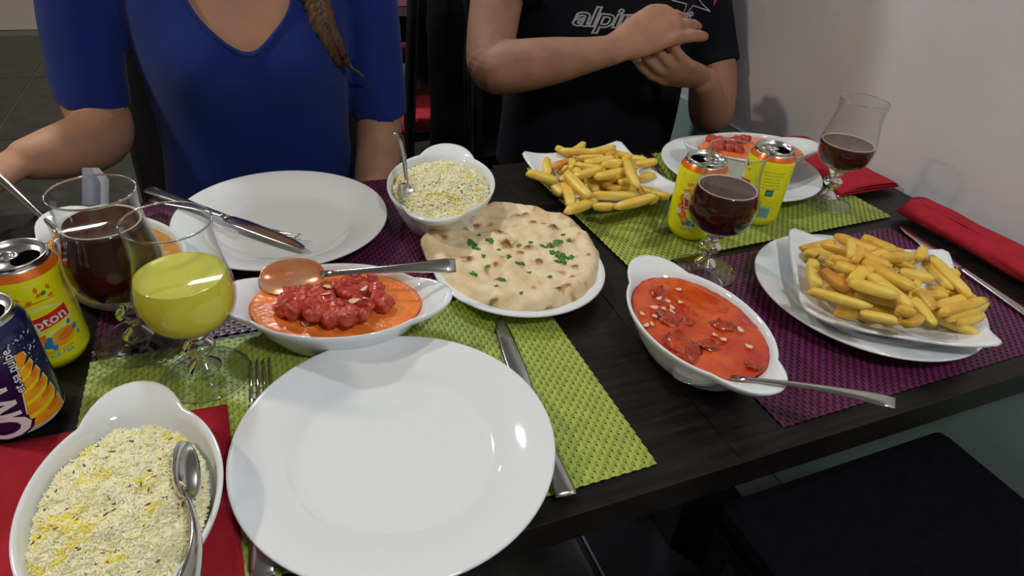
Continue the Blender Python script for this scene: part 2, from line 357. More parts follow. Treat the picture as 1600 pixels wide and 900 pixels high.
for px, py, L in [(510, 458, .013), (512, 448, .012), (553, 470, .014), (569, 451, .009), (477, 505, .009), (571, 466, .008)]:
    almond(px, py, .059 if px > 490 else .0415, L, 'almond flake on the meat of the orange curry behind the empty plate', 'almond flakes on the orange curry', .4)
for px, py in [(1030, 466), (1022, 480), (1037, 482), (1050, 480), (1043, 470), (1060, 452), (1004, 490), (1010, 508), (1019, 506), (1157, 515), (1050, 487), (1063, 472), (1117, 523), (1170, 541), (1130, 530), (1023, 494)]:
    almond(px, py, .043 if not (1015 < px < 1045 and py < 485) else .0455, random.uniform(.006, .0095), 'almond flake floating in the bright red curry', 'almond flakes on the red curry')
# ------------------------------------------------------------------ rice
def rice(label, loc, ang, A, B, h, zb, n, f=.9, seed=1, keep=None, g=1.0, name='rice'):
    r_ = np.random.RandomState(seed)
    def hf(px, py, s):
        return h * (1 - s ** 2.6) + .004 * noise.noise((px * 60 + seed, py * 60, 0)) + .002 * noise.noise((px * 160, py * 160, seed))
    o = thing(name, label, 'rice', (loc[0], loc[1], TZ + zb), math.radians(ang)); o['kind'] = 'stuff'
    V = [(0, 0, hf(0, 0, 0) - .001)]; F = []; nr, na = 24, 64
    for i in range(1, nr + 1):
        s = i / nr
        for j in range(na):
            t = 2 * PI * j / na; r = f * s / math.sqrt((math.cos(t) / A) ** 2 + (math.sin(t) / B) ** 2); px, py = r * math.cos(t), r * math.sin(t)
            V.append((px, py, hf(px, py, s) - .0002 - (.004 if i == nr else 0)))
    for j in range(na): F.append((0, 1 + j, 1 + (j + 1) % na))
    for i in range(nr - 1):
        for j in range(na):
            a = 1 + i * na + j; b = 1 + i * na + (j + 1) % na; F.append((a, a + na, b + na, b))
    F.append(tuple(1 + (nr - 1) * na + j for j in range(na - 1, -1, -1)))
    b = mobj('rice_mound', V, F, M_ricem, o); b['kind'] = 'stuff'
    # grains
    GV = []; GF = []; GI = []
    base = []
    for k, (xx, rr) in enumerate([(-1, .15), (-.72, .75), (0, 1), (.72, .75), (1, .15)]):
        for q in range(6): base.append((xx, rr * math.cos(q * PI / 3), rr * math.sin(q * PI / 3)))
    base = np.array(base); bf = []
    for k in range(4):
        for q in range(6): bf.append((k * 6 + q, k * 6 + (q + 1) % 6, k * 6 + 6 + (q + 1) % 6, k * 6 + 6 + q))
    bf.append((5, 4, 3, 2, 1, 0)); bf.append((24, 25, 26, 27, 28, 29))
    for i in range(n):
        s = math.sqrt(r_.rand()); t = r_.rand() * 2 * PI; r = f * s / math.sqrt((math.cos(t) / A) ** 2 + (math.sin(t) / B) ** 2)
        px, py = r * math.cos(t), r * math.sin(t)
        yel = noise.noise((px * 55 + seed * 7, py * 55, 1.5)) 
        c = r_.rand(); mi = 1 if (yel > .30 and c < .55) else (2 if c < .35 + .5 * max(0, yel) else 0)
        L = (.0028 + .0008 * r_.rand()) * g; W = .00092 * g
        if r_.rand() < .010: mi = 3; L = .0026; W = .0006
        yaw = r_.rand() * 2 * PI; pt = r_.normal() * .26
        z = hf(px, py, s) + .0006 + abs(r_.normal()) * .0011 + (.0012 if mi == 3 else 0)
        P = base * (L, W, W); P[:, 2] += -.12 * (P[:, 0] ** 2) / L * r_.rand()
        cp, sp = math.cos(pt), math.sin(pt); x = P[:, 0] * cp - P[:, 2] * sp; zz = P[:, 0] * sp + P[:, 2] * cp
        cyw, syw = math.cos(yaw), math.sin(yaw); y = P[:, 1]
        Q = np.stack([x * cyw - y * syw + px, x * syw + y * cyw + py, zz + z], 1)
        o0 = len(GV); GV.extend(Q.tolist()); GF.extend([tuple(v + o0 for v in fc) for fc in bf]); GI.extend([mi] * len(bf))
    gr = mobj('rice_grain', GV, GF, [M_rice, M_ricey, M_ricem, M_cumin], o, mi=GI); gr['kind'] = 'stuff'; return o
DR = (-.1235, .352, 90.0); DW = (.232, .768, 68.0)
gratin('oval white dish heaped with yellow and white rice in the near left corner', DR[0], DR[1], DR[2], sc=.90, A=.102, B=.072, z=.0045)
rice('yellow and white rice heaped in the near left dish', (DR[0] - .002, DR[1] - .007), 90, .086, .058, .019, .037, 14500, f=.93, seed=2)
gratin('deep white dish of rice at the back between plate and fries', DW[0], DW[1], DW[2], h=.056, A=.100, B=.074)
rice('yellow and white rice heaped in the deep dish at the back', (DW[0] - .002, DW[1] - .006), DW[2], .098, .072, .018, .047, 10500, f=.90, seed=6)
# ------------------------------------------------------------------ flatbread
def bread():
    outl = [(657, 375), (662, 362), (690, 345), (720, 333), (745, 322), (775, 316), (810, 316), (845, 322), (880, 333), (905, 348), (925, 368), (938, 395), (938, 420), (930, 440), (915, 455), (895, 466), (870, 474), (840, 480), (800, 480), (760, 470), (730, 460), (700, 440), (680, 418), (664, 395)]
    zc = .024
    P = np.array([[at(x, y, zc).x, at(x, y, zc).y, 0] for x, y in outl]); P = np.vstack([P[-2:], P, P[:2]])
    Q = cr(P, 6)[12:-12 - 1 + 0]; C = Q.mean(0)
    n = len(Q)
    Z6 = lambda x, y: (600 + x / 2.813, 200 + y / 2.813)
    spots = [(580, 375, 1.3), (655, 400, .9), (745, 430, 1.1), (365, 425, .8), (410, 410, 1.1), (505, 450, 1.4), (540, 495, 1.5), (635, 510, 1.2), (370, 560, 1.2), (500, 650, .9), (680, 575, 1.0), (840, 605, .9), (800, 690, 1.1), (740, 770, 1.2), (480, 740, .7), (360, 360, .9), (490, 590, .7), (700, 412, .7), (620, 375, .9), (260, 520, .6), (900, 550, .5), (830, 640, .6), (600, 540, .9), (770, 705, 1.0)]
    SP = [(at(*Z6(x, y), .030), s) for x, y, s in spots]
    V = []; Cc = []; nr = 44; F = []
    def h(px, py, s):
        z = .0055 + .0045 * math.exp(-((s - .86) / .09) ** 2) - .008 * max(0, (s - .90) / .10) ** 2
        z += .0056 * noise.noise((px * 34, py * 34, 0)) * (1 if s < .97 else .5) + .0026 * noise.noise((px * 85, py * 85, 4)) + .0010 * noise.noise((px * 200, py * 200, 7))
        for p, q in SP:
            d2 = (px - p.x) ** 2 + (py - p.y) ** 2; z += .0032 * q * math.exp(-d2 / (.0052 * q) ** 2)
        return z
    def brown(px, py, s):
        b = 0
        for p, q in SP:
            dx, dy = px - p.x, py - p.y; d = math.hypot(dx * 1.0, dy * 1.1) / (.0074 * q) ; d += .60 * noise.noise((px * 260, py * 260, 9))
            b = max(b, min(1, max(0, 1.25 - d)))
        b = max(b, .75 * max(0, noise.noise((px * 75, py * 60, 12)) - .18) * 2.0)
        return b
    V.append((C[0], C[1], h(C[0], C[1], 0))); Cc.append(brown(C[0], C[1], 0))
    for i in range(1, nr + 1):
        s = 1 - (1 - i / nr) ** 1.15
        for j in range(n):
            px, py = C[0] + (Q[j][0] - C[0]) * s, C[1] + (Q[j][1] - C[1]) * s
            z = h(px, py, s); d = math.hypot(px - .2804, py - .5948)
            V.append((px, py, z)); Cc.append(brown(px, py, s))
    for j in range(n): F.append((0, 1 + j, 1 + (j + 1) % n))
    for i in range(nr - 1):
        for j in range(n):
            a = 1 + i * n + j; b = 1 + i * n + (j + 1) % n; F.append((a, a + n, b + n, b))
    e = 1 + (nr - 1) * n; k = len(V)
    for j in range(n): p = V[e + j]; V.append((C[0] + (p[0] - C[0]) * .985, C[1] + (p[1] - C[1]) * .985, -.003)); Cc.append(.2)
    for j in range(n): p = V[e + j]; V.append((C[0] + (p[0] - C[0]) * .80, C[1] + (p[1] - C[1]) * .80, -.0045)); Cc.append(.2)
    for j in range(n): F.append((e + j, k + j, k + (j + 1) % n, e + (j + 1) % n)); F.append((k + j, k + n + j, k + n + (j + 1) % n, k + (j + 1) % n))
    F.append(tuple(k + n + j for j in range(n - 1, -1, -1)))
    m = mat('baked_dough', (.70, .54, .31), .6, col2=(.84, .70, .45), vscale=38, bump=.5, bscale=130, sss=.1)
    nt = m.node_tree; bs = nt.nodes['Principled BSDF']; old = bs.inputs['Base Color'].links[0].from_socket
    at_ = nt.nodes.new('ShaderNodeAttribute'); at_.attribute_name = 'bake'
    rp = nt.nodes.new('ShaderNodeValToRGB'); rp.color_ramp.elements[0].color = (.72, .47, .22, 1); rp.color_ramp.elements[1].color = (.15, .050, .015, 1); rp.color_ramp.elements[0].position = .3
    mx = nt.nodes.new('ShaderNodeMix'); mx.data_type = 'RGBA'
    mr = nt.nodes.new('ShaderNodeMapRange'); mr.inputs['From Max'].default_value = .5
    nt.links.new(at_.outputs['Fac'], mr.inputs['Value']); nt.links.new(mr.outputs[0], mx.inputs[0]); nt.links.new(at_.outputs['Fac'], rp.inputs[0])
    nt.links.new(old, mx.inputs[6]); nt.links.new(rp.outputs[0], mx.inputs[7]); nt.links.new(mx.outputs[2], bs.inputs['Base Color'])
    o = mobj('flatbread', [(v[0] - C[0], v[1] - C[1], v[2]) for v in V], F, m); o.location = (C[0], C[1], TZ + .0195)
    at2 = o.data.attributes.new('bake', 'FLOAT', 'POINT'); at2.data.foreach_set('value', Cc)
    tag(o, 'round blistered flatbread with green herbs on the small round plate', 'bread')
    bvh = BVHTree.FromPolygons([Vector((v[0], v[1], v[2] + TZ + .0195)) for v in V], F)
    leaves = [(390, 495, 1.6), (465, 480, 1.3), (590, 490, 1.1), (648, 482, .8), (815, 482, .8), (700, 500, 1.0), (755, 495, 1.6), (790, 555, 1.8), (825, 558, 1.5), (745, 540, 1.2), (600, 575, 1.4), (395, 625, 1.2), (460, 590, 1.0), (520, 655, 1.0), (490, 688, .7), (605, 712, .6), (440, 550, .8), (640, 610, .6), (420, 460, .7), (505, 510, .6), (548, 560, .8), (730, 640, .7), (790, 455, .6), (770, 485, 1.3), (800, 572, 1.3), (765, 545, 1.2), (380, 485, .8), (415, 515, .8), (400, 512, .9), (720, 505, 1.1), (740, 500, 1.2), (765, 565, 1.2)]
    for i, (x, y, s) in enumerate(leaves):
        p = at(*Z6(x, y), .031); hit = bvh.ray_cast(Vector((p.x, p.y, 1)), Vector((0, 0, -1)))
        z = hit[0].z if hit[0] else TZ + .03
        nv = 15; LV = [(0, 0, .0008)]
        for j in range(nv):
            t = 2 * PI * j / nv; r = .0056 * s * (.62 + .38 * abs(math.cos(t * 2.5 + i)))
            LV.append((r * math.cos(t), r * .8 * math.sin(t), .0004 + .0006 * math.sin(3 * t + i)))
        LF = [(0, 1 + j, 1 + (j + 1) % nv) for j in range(nv)]
        k = len(LV); LV += [(v[0] * .9, v[1] * .9, v[2] - .0006) for v in LV[1:]]
        LF += [(1 + j, k + j, k + (j + 1) % nv, 1 + (j + 1) % nv) for j in range(nv)] + [tuple(k + j for j in range(nv - 1, -1, -1))]
        l = mobj('herb_leaf', LV, LF, M_leaf, smooth=False); l.location = (p.x, p.y, z + .0004); l.rotation_euler = (random.uniform(-.3, .3), random.uniform(-.3, .3), random.uniform(0, 6))
        tag(l, 'scrap of chopped green herb on the flatbread', 'herb', 'chopped green herbs on the flatbread')
bread()
# ------------------------------------------------------------------ fries
def fry_mesh(k, m):
    bend = random.uniform(-.09, .09); tw = random.uniform(-.3, .3); skew = random.uniform(-.18, .18); endc = random.uniform(-1, 1); rings = []; n = 9
    for i in range(n + 1):
        t = i / n; s = [.66, .90, .97, 1, 1.02, 1, .99, .95, .86, .55][i]
        s *= 1 + .07 * noise.noise((t * 3 + k * 7, 0, 0))
        x = t - .5; yb = bend * (1 - 4 * x * x); ring = []
        for u, v in [(-1, -.72), (-.72, -1), (0, -1.02), (.72, -1), (1, -.72), (1.02, 0), (1, .72), (.72, 1), (0, 1.02), (-.72, 1), (-1, .72), (-1.02, 0)]:
            u2 = u + skew * v; c, q = math.cos(tw * x), math.sin(tw * x); ring.append((x + endc * v * (i in (0, 9)) * .04, ((u2 * c - v * q) * s, (u2 * q + v * c) * s), yb))
        rings.append([(p[0], p[2], p[1]) for p in ring])
    V, F = [], []
    for ri in rings:
        for (x, yb, (u, v)) in ri: V.append((x, yb, u, v))
    N = 12
    for i in range(n):
        for j in range(N): kx = (j + 1) % N; F.append((i * N + j, i * N + kx, (i + 1) * N + kx, (i + 1) * N + j))
    F.append(tuple(range(N - 1, -1, -1))); F.append(tuple(n * N + j for j in range(N)))
    return V, F
FR = [fry_mesh(k, None) for k in range(8)]
def mk_fry(p0, p1, wd, th, mi, label, group, roll=0.0):
    V, F = FR[random.randrange(8)]; L = (p1 - p0).length
    vv = [(x * L, yb * L * .55 + u * wd / 2, v * th / 2) for x, yb, u, v in V]
    o = mobj('french_fry', vv, F, mi); o.matrix_world = frame((p0 + p1) / 2, p1, (0, 0, 1), roll); o.matrix_world.translation = (p0 + p1) / 2
    M = frame(p0, p1, (0, 0, 1), roll); M.translation = (p0 + p1) / 2; o.matrix_world = M
    return tag(o, label, 'french fry', group)
def pile(px_list, tr, center, R, zbase, floor_fn, label, group, nfill, fl_len=.05, maxh=.05):
    H = {}; G = .0025
    def q(x, y): return H.get((int(x / G), int(y / G)), None)
    def top(x, y): v = q(x, y); return v if v is not None else floor_fn(x, y)
    def put(p0, p1, wd, th):
        n = max(2, int((p1 - p0).length / G)); d = (p1 - p0); s = Vector((-d.y, d.x, 0)).normalized()
        for i in range(n + 1):
            c = p0 + d * (i / n)
            for k in (-1, -.5, 0, .5, 1):
                e = c + s * (k * wd * .45); key = (int(e.x / G), int(e.y / G)); H[key] = max(H.get(key, 0), c.z + th * .36)
    def settle(p0, p1, wd, th):
        d = p1 - p0; s = Vector((-d.y, d.x, 0)).normalized(); n = 10; hs = []
        for i in range(n + 1):
            c = p0 + d * (i / n); hs.append(max(top(c.x + s.x * k * wd * .4, c.y + s.y * k * wd * .4) for k in (-1, 0, 1)) + th * .36)
        # line over the supports
        a = max(hs[:6]); b = max(hs[5:]); m = min(.018, abs(a - b)) * (1 if a > b else -1)
        lo = max(max(hs) - .012, 0)
        z0 = max(hs[0], hs[1], a - .004, lo); z1 = max(hs[-1], hs[-2], b - .004, lo)
        return min(z0, TZ + maxh), min(z1, TZ + maxh)
    def one(f0, f1, wd, th, m, kind=0):
        z0 = z1 = zbase + .012
        for it in range(8):
            a, b = f0(z0), f1(z1)
            p0 = Vector((a.x, a.y, 0)); p1 = Vector((b.x, b.y, 0)); z0n, z1n = settle(p0, p1, wd, th); z0, z1 = .5 * z0 + .5 * (z0n - TZ), .5 * z1 + .5 * (z1n - TZ)
        a, b = f0(z0), f1(z1); p0 = Vector((a.x, a.y, 0)); p1 = Vector((b.x, b.y, 0))
        p0.z, p1.z = z0 + TZ, z1 + TZ
        put(p0, p1, wd, th); mk_fry(p0, p1, wd, th, m, ('dark browned ' + label.split('golden ')[-1].replace('heaped', 'lying')) if kind == 2 else label, group, random.uniform(-.25, .25))
    for i in range(nfill):
        ang = random.uniform(0, PI); r = R * math.sqrt(random.random()) * .85; t = random.uniform(0, 2 * PI); L = fl_len * random.uniform(.7, 1.1)
        c = Vector((center[0] + r * math.cos(t), center[1] + r * math.sin(t), 0)); d = Vector((math.cos(ang), math.sin(ang), 0)) * L / 2
        one(lambda z, c=c, d=d: c - d, lambda z, c=c, d=d: c + d, random.uniform(.009, .0115), .0095, random.choice([M_fry, M_fry2, M_fry]))
    for x0, y0, x1, y1, wd, kind in px_list:
        a, b = tr(x0, y0), tr(x1, y1)
        one(lambda z: at(a[0], a[1], z), lambda z: at(b[0], b[1], z), wd * random.uniform(.95, 1.05), .0105, {0: M_fry, 1: M_fry2, 2: M_frybrown}[kind], kind)
def sq_floor(o, L, zw):
    Mi = o.matrix_basis.inverted() if False else None
    cx, cy = o.location.x, o.location.y; rz = o.rotation_euler.z; z0 = o.location.z
    tx, ty = o.rotation_euler.x, o.rotation_euler.y
    def fn(x, y):
        dx, dy = x - cx, y - cy; c, s = math.cos(-rz), math.sin(-rz); u, v = dx * c - dy * s, dx * s + dy * c
        m = max(abs(u), abs(v)) / (L / 2); h = .0065 if m < .6 else .0065 + (m - .6) / .4 * .0155
        return z0 + h - math.sin(ty) * u + math.sin(tx) * v
    return fn
a, b, c_, d_ = .0115, .0140, .0130, .010
nearF = [(130, 205, 340, 155, c_, 1), (150, 240, 375, 222, c_, 0), (520, 125, 740, 215, c_, 1), (350, 605, 550, 610, a, 1), (600, 210, 850, 330, c_, 1), (650, 260, 840, 245, c_, 1), (240, 250, 470, 300, b, 0), (385, 185, 620, 245, a, 0), (200, 275, 235, 460, b, 0), (350, 295, 480, 345, b, 1), (255, 335, 450, 475, a, 2), (760, 350, 975, 395, c_, 0), (950, 460, 1130, 490, c_, 1), (1090, 340, 1120, 380, a, 0), (450, 410, 540, 330, c_, 0), (470, 470, 820, 565, c_, 0), (275, 440, 770, 625, c_, 1), (180, 465, 570, 575, b, 0), (560, 365, 835, 575, c_, 0), (750, 590, 850, 605, a, 1), (770, 675, 900, 640, c_, 1), (510, 620, 750, 665, b, 0), (960, 620, 1265, 745, b, 0), (1120, 670, 1290, 625, c_, 0), (1060, 640, 1310, 555, c_, 0), (1030, 605, 1300, 530, a, 1), (990, 570, 1235, 500, b, 0), (870, 465, 970, 590, b, 1), (930, 280, 1090, 460, c_, 0), (970, 260, 1210, 500, c_, 0), (355, 115, 620, 225, b, 1), (430, 205, 700, 320, b, 1), (520, 280, 860, 455, b, 1), (440, 410, 745, 500, b, 0), (740, 300, 920, 245, c_, 0), (885, 260, 905, 195, a, 0), (845, 520, 980, 690, a, 0)]
pile(nearF, lambda x, y: (1220 + x / 4.092, 340 + y / 4.092), (.675, .405), .075, .03, sq_floor(SQN, .2, 0), 'golden french fry heaped on the tilted square plate', 'french fries on the tilted square plate', 46, maxh=.085)
backF = [(755, 85, 830, 120, a, 0), (715, 135, 722, 205, a, 0), (630, 195, 765, 235, b, 0), (840, 180, 860, 205, a, 0), (1045, 130, 1150, 140, a, 0), (1110, 160, 1200, 145, c_, 0), (1120, 225, 1190, 205, c_, 0), (745, 258, 785, 292, a, 0), (1160, 325, 1197, 295, a, 1), (975, 155, 1050, 150, a, 0), (835, 330, 880, 310, a, 0), (920, 345, 1015, 345, c_, 0), (1120, 265, 1252, 305, b, 0), (1025, 345, 1190, 298, b, 0), (790, 245, 820, 345, b, 0), (960, 160, 1060, 165, c_, 0), (960, 215, 1050, 215, c_, 0), (1030, 240, 1110, 235, c_, 0), (925, 235, 975, 245, a, 0), (890, 225, 935, 280, c_, 0), (835, 215, 955, 175, b, 0), (935, 215, 1060, 185, b, 0), (885, 155, 1010, 130, c_, 0), (975, 265, 1100, 265, b, 0), (910, 295, 1112, 298, b, 0), (805, 365, 930, 320, b, 0), (800, 200, 905, 305, b, 0), (1065, 145, 1115, 262, c_, 0), (745, 168, 950, 120, b, 2), (820, 110, 880, 68, a, 0), (775, 100, 1040, 112, b, 0)]
pile(backF, lambda x, y: (600 + x / 2.813, 200 + y / 2.813), (.500, .793), .065, .02, sq_floor(SQB, .196, 0), 'pale golden french fry heaped on the back square plate', 'french fries on the back square plate', 40, fl_len=.05, maxh=.065)
# ------------------------------------------------------------------ glasses
BOWL_O = [(.010, .062), (.021, .0635), (.032, .070), (.0388, .080), (.0415, .094), (.0408, .107), (.0375, .122), (.0345, .139), (.0335, .152), (.0342, .163), (.0350, .168)]
def glass_profile(off): return cr([(r - off, z + (off if z < .07 else 0)) for r, z in BOWL_O], 5)
def goblet(label, x, y, z=.0025, rz=0, s=1.0):
    o = thing('stemmed_glass', label, 'glass', (x, y, TZ + z), rz)
    outer = [tuple(p) for p in glass_profile(0)]; inner = [tuple(p) for p in glass_profile(.0013)][::-1]
    V, F = lathe_vf([(.0001, outer[0][1])] + outer + [(outer[-1][0] - .0006, .1686)] + inner + [(.0001, inner[-1][1])], 72); mobj('bowl', V, F, M_glassb, o)
    V, F = lathe_vf([(r_ - .0030, z_) for r_, z_ in [(.0376, .1672), (.0381, .1678), (.0380, .1688), (.0374, .1692), (.0368, .1686), (.0369, .1676), (.0376, .1672)]], 72); mobj('rim', V, F[:-2], M_rim, o)
    st = cr([(.0001, .0622), (.010, .0618), (.0112, .057), (.0078, .051), (.0062, .046), (.0105, .041), (.0118, .037), (.0095, .032), (.0052, .027), (.0050, .022), (.0078, .018), (.0105, .0145), (.012, .0105), (.0001, .0100)], 4)
    V, F = lathe_vf([(max(p[0], .0001), p[1]) for p in st], 48); mobj('stem', [(v[0] * 1.22, v[1] * 1.22, v[2]) for v in V], F, M_glass, o)
    V, F = lathe_vf([(.0001, .0098), (.012, .0098), (.018, .0062), (.030, .0036), (.0385, .0024), (.0400, .0014), (.0395, .0002), (.036, 0), (.018, .0012), (.0001, .0018)], 72); mobj('foot', V, F, M_foot, o)
    V, F = lathe_vf([(.0388, .0012), (.0398, .0004), (.0404, .0014), (.0398, .0024), (.0388, .0012)], 72); mobj('foot_edge', V, F[:-2], M_glass, o)
    return o
def drink(label, x, y, z, zl, m, name='drink', foam=None):
    prof = [(float(r) - .0008, float(zz)) for r, zz in glass_profile(.0016) if zz < zl]
    r0 = prof[-1][0]
    V, F = lathe_vf([(.0001, prof[0][1])] + prof + [(r0, zl), (r0 - .002, zl - .0006), (.0001, zl - .0008)], 72)
    ns = len(prof) * 72; mi = [0 if k < ns - 72 + 72 else 1 for k in range(len(F))]; mi[-2] = 0; mi[-1] = 1
    o = mobj(name, V, F, [m[0], m[1]], mi=mi); o.location = (x, y, TZ + z); tag(o, label, 'drink', kind='stuff')
    if foam:
        tor = [(r0 - .0022, zl - .0004), (r0 - .0008, zl + .0008), (r0 + .0002, zl + .0002), (r0 - .0004, zl - .0008), (r0 - .0022, zl - .0004)]
        V, F = lathe_vf(tor, 72); fo = mobj('froth', V, F[:-2], foam, o); fo['kind'] = 'stuff'
    return o
def liquid(name, side, top, **k): return (mat(name, side, .9, spec=0.0, **k), mat(name + '_surface', top, .06, coat=.6))
M_tea = liquid('dark_tea', (.040, .008, .004), (.050, .014, .008)); M_tea2 = liquid('reddish_tea', (.075, .016, .012), (.11, .035, .03))
M_juice = liquid('cloudy_juice', (.70, .64, .06), (.68, .65, .10), sss=.3)
M_froth = mat('froth', (.55, .48, .40), .5, var=.1, vscale=300)
GL = [(-.0766, .5167, .168, 'glass of cloudy yellow juice, nearest of the stemmed glasses'), (-.137, .586, .168, 'stemmed glass of dark tea just behind the yellow juice'), (.525, .5424, .168, 'stemmed glass of dark tea in front of the yellow cans'), ((.852), .660, .168, 'farthest stemmed glass, a third full, beside the wall')]
for x, y, h, lb in GL: goblet(lb, x, y, z=.0035 if x < .6 else .0055)
drink('cloudy yellow juice in the nearest stemmed glass', -.0766, .5167, .0035, .1165, M_juice)
drink('dark brown tea nearly filling the glass behind the yellow juice', -.137, .586, .0035, .139, M_tea, foam=M_froth)
drink('dark tea in the glass in front of the yellow cans', .525, .5424, .0035, .121, M_tea, foam=M_froth)
drink('shallow reddish tea in the farthest glass beside the wall', (.852), .660, .0055, .103, M_tea2, foam=M_froth)
# ------------------------------------------------------------------ cans and their print
M_can_y = mat('yellow_can_paint', (.86, .86, .010), .26, metal=.0, coat=.4)
M_can_o = mat('orange_can_paint', (.82, .17, .01), .28, metal=.25, coat=.4)
M_can_n = mat('navy_can_paint', (.006, .010, .075), .25, metal=.2, coat=.5)
M_alu = mat('aluminium', (.74, .74, .73), .22, metal=1)
M_red = mat('red_print', (.70, .015, .012), .3, coat=.3); M_wp = mat('white_can_print', (.82, .83, .82), .3, coat=.3)
M_org = mat('orange_print', (.86, .22, .01), .3, coat=.3); M_org2 = mat('light_orange_print', (.95, .48, .02), .3, coat=.3, col2=(.90, .30, .01), vscale=60)
M_blu = mat('blue_print', (.02, .25, .60), .3, coat=.3); M_grn = mat('green_print', (.02, .22, .08), .3); M_yel = mat('yellow_print', (.90, .80, .02), .3, coat=.3)
M_pale = mat('pale_blue_print', (.40, .58, .55), .35); M_olive = mat('olive_print', (.32, .38, .01), .4); M_dark = mat('dark_hole', (.003, .002, .002), 1, spec=0)
M_navp = mat('navy_print', (.006, .01, .075), .25, coat=.5); M_lime = mat('pale_lime_print', (.80, .88, .26), .3, coat=.3)
CR = .033
def can_body(label, x, y, face, body, band, z=.0035, lrot=0.0):
    o = thing('drink_can', label, 'can', (x, y, TZ + z), face)
    V, F = lathe_vf([(.0001, .004), (.020, .004), (.0235, 0), (.0262, .0005), (.0295, .006), (CR - .0006, .011), (CR, .014), (CR, .0960), (CR - .0004, .0985), (.0318, .1022)], 72); mobj('can_body', V, F[:-1], body, o)
    V, F = lathe_vf([(.0318, .1022), (.0300, .1058), (.0280, .1090)], 72); mobj('shoulder', V, F[:-2], band, o)
    V, F = lathe_vf([(.0280, .1090), (.0262, .1110), (.0272, .1135), (.0270, .1148), (.0260, .1150), (.0252, .1140), (.0245, .1090), (.0225, .1088), (.0220, .1105), (.0001, .1105)], 72); lid = mobj('lid', V, F[:-2] + [F[-1]], M_alu, o)
    n = 24; MBx = MB()
    V = [(.0105 + .0105 * math.cos(2 * PI * j / n), .0135 * math.sin(2 * PI * j / n), .1107) for j in range(n)]; mobj('opening', V, [tuple(range(n))], M_dark, lid, smooth=False)
    tb = MB()
    rg = [[(-.0070 + a_ * math.cos(2 * PI * j / 28), b_ * math.sin(2 * PI * j / 28), z_) for j in range(28)] for a_, b_, z_ in [(.0055, .0045, .1118), (.0118, .0080, .1114), (.0122, .0083, .1122), (.0115, .0078, .1130), (.0055, .0045, .1126), (.0055, .0045, .1118)]]
    tb.add(loft(rg, cap=False)); tb.add(lathe_vf([(.0001, .1105), (.003, .1105), (.003, .1135), (.0001, .1138)], 14)); tb.build('pull_tab', M_alu, lid); lid.rotation_euler = (0, 0, lrot - face)
    return o
def wrap_add(mb, V, F, lay, mi, R=CR):
    """V in (u,v) metres on the can, u from the facing direction (-y local)"""
    bm = bmesh.new(); vs = [bm.verts.new((p[0], p[1], 0)) for p in V]
    for f in F:
        try: bm.faces.new([vs[i] for i in f])
        except ValueError: pass
    us = [p[0] for p in V]; u = math.floor(min(us) / .003) * .003
    while u < max(us):
        bmesh.ops.bisect_plane(bm, geom=bm.verts[:] + bm.edges[:] + bm.faces[:], plane_co=(u, 0, 0), plane_no=(1, 0, 0)); u += .003
    bm.verts.index_update(); r = R + .00012 * lay
    VV = []
    for v in bm.verts:
        t = v.co.x / R; VV.append((r * math.sin(t), -r * math.cos(t), v.co.y))
    FF = [[v.index for v in f.verts] for f in bm.faces]; bm.free(); mb.add((VV, FF), mi)
def ell(cx, cy, a_, b_, rot=0, n=28):
    return [(cx + a_ * math.cos(t) * math.cos(rot) - b_ * math.sin(t) * math.sin(rot), cy + a_ * math.cos(t) * math.sin(rot) + b_ * math.sin(t) * math.cos(rot)) for t in [2 * PI * j / n for j in range(n)]]
def text_vf(body, size, shear=0.0, off=0.0, align='CENTER', space=1.0):
    cu = bpy.data.curves.new('t', 'FONT'); cu.body = body; cu.size = size; cu.shear = shear; cu.offset = off; cu.align_x = align; cu.align_y = 'CENTER'; cu.space_character = space
    cu.resolution_u = 3
    o = bpy.data.objects.new('t', cu); S.collection.objects.link(o); dg = bpy.context.evaluated_depsgraph_get(); dg.update()
    me = bpy.data.meshes.new_from_object(o.evaluated_get(dg)); V = [tuple(v.co) for v in me.vertices]; F = [tuple(p.vertices) for p in me.polygons]
    bpy.data.objects.remove(o); bpy.data.meshes.remove(me); bpy.data.curves.remove(cu); return V, F
class Print:
    def __init__(s): s.d = {}
    def poly(s, pts, m, lay): s.d.setdefault(m.name, (m, MB())); wrap_add(s.d[m.name][1], pts, [tuple(range(len(pts)))], lay, 0)
    def text(s, body, size, cx, cy, m, lay, rot=0, yst=1.0, **k):
        V, F = text_vf(body, size, **k); V = [(p[0], p[1] * yst) for p in V]; c, q = math.cos(rot), math.sin(rot)
        s.d.setdefault(m.name, (m, MB())); wrap_add(s.d[m.name][1], [(cx + p[0] * c - p[1] * q, cy + p[0] * q + p[1] * c) for p in V], F, lay, 0)
    def build(s, parent):
        for k, (m, mb) in s.d.items():
            mb.build(k, m, parent, smooth=True)['kind'] = 'stuff'
def leafp(cx, cy, L, W, rot): return [(cx + x * math.cos(rot) - y * math.sin(rot), cy + x * math.sin(rot) + y * math.cos(rot)) for x, y in [(0, 0), (.3 * L, W * .8), (.6 * L, W), (L, 0), (.6 * L, -W), (.3 * L, -W * .8)]]
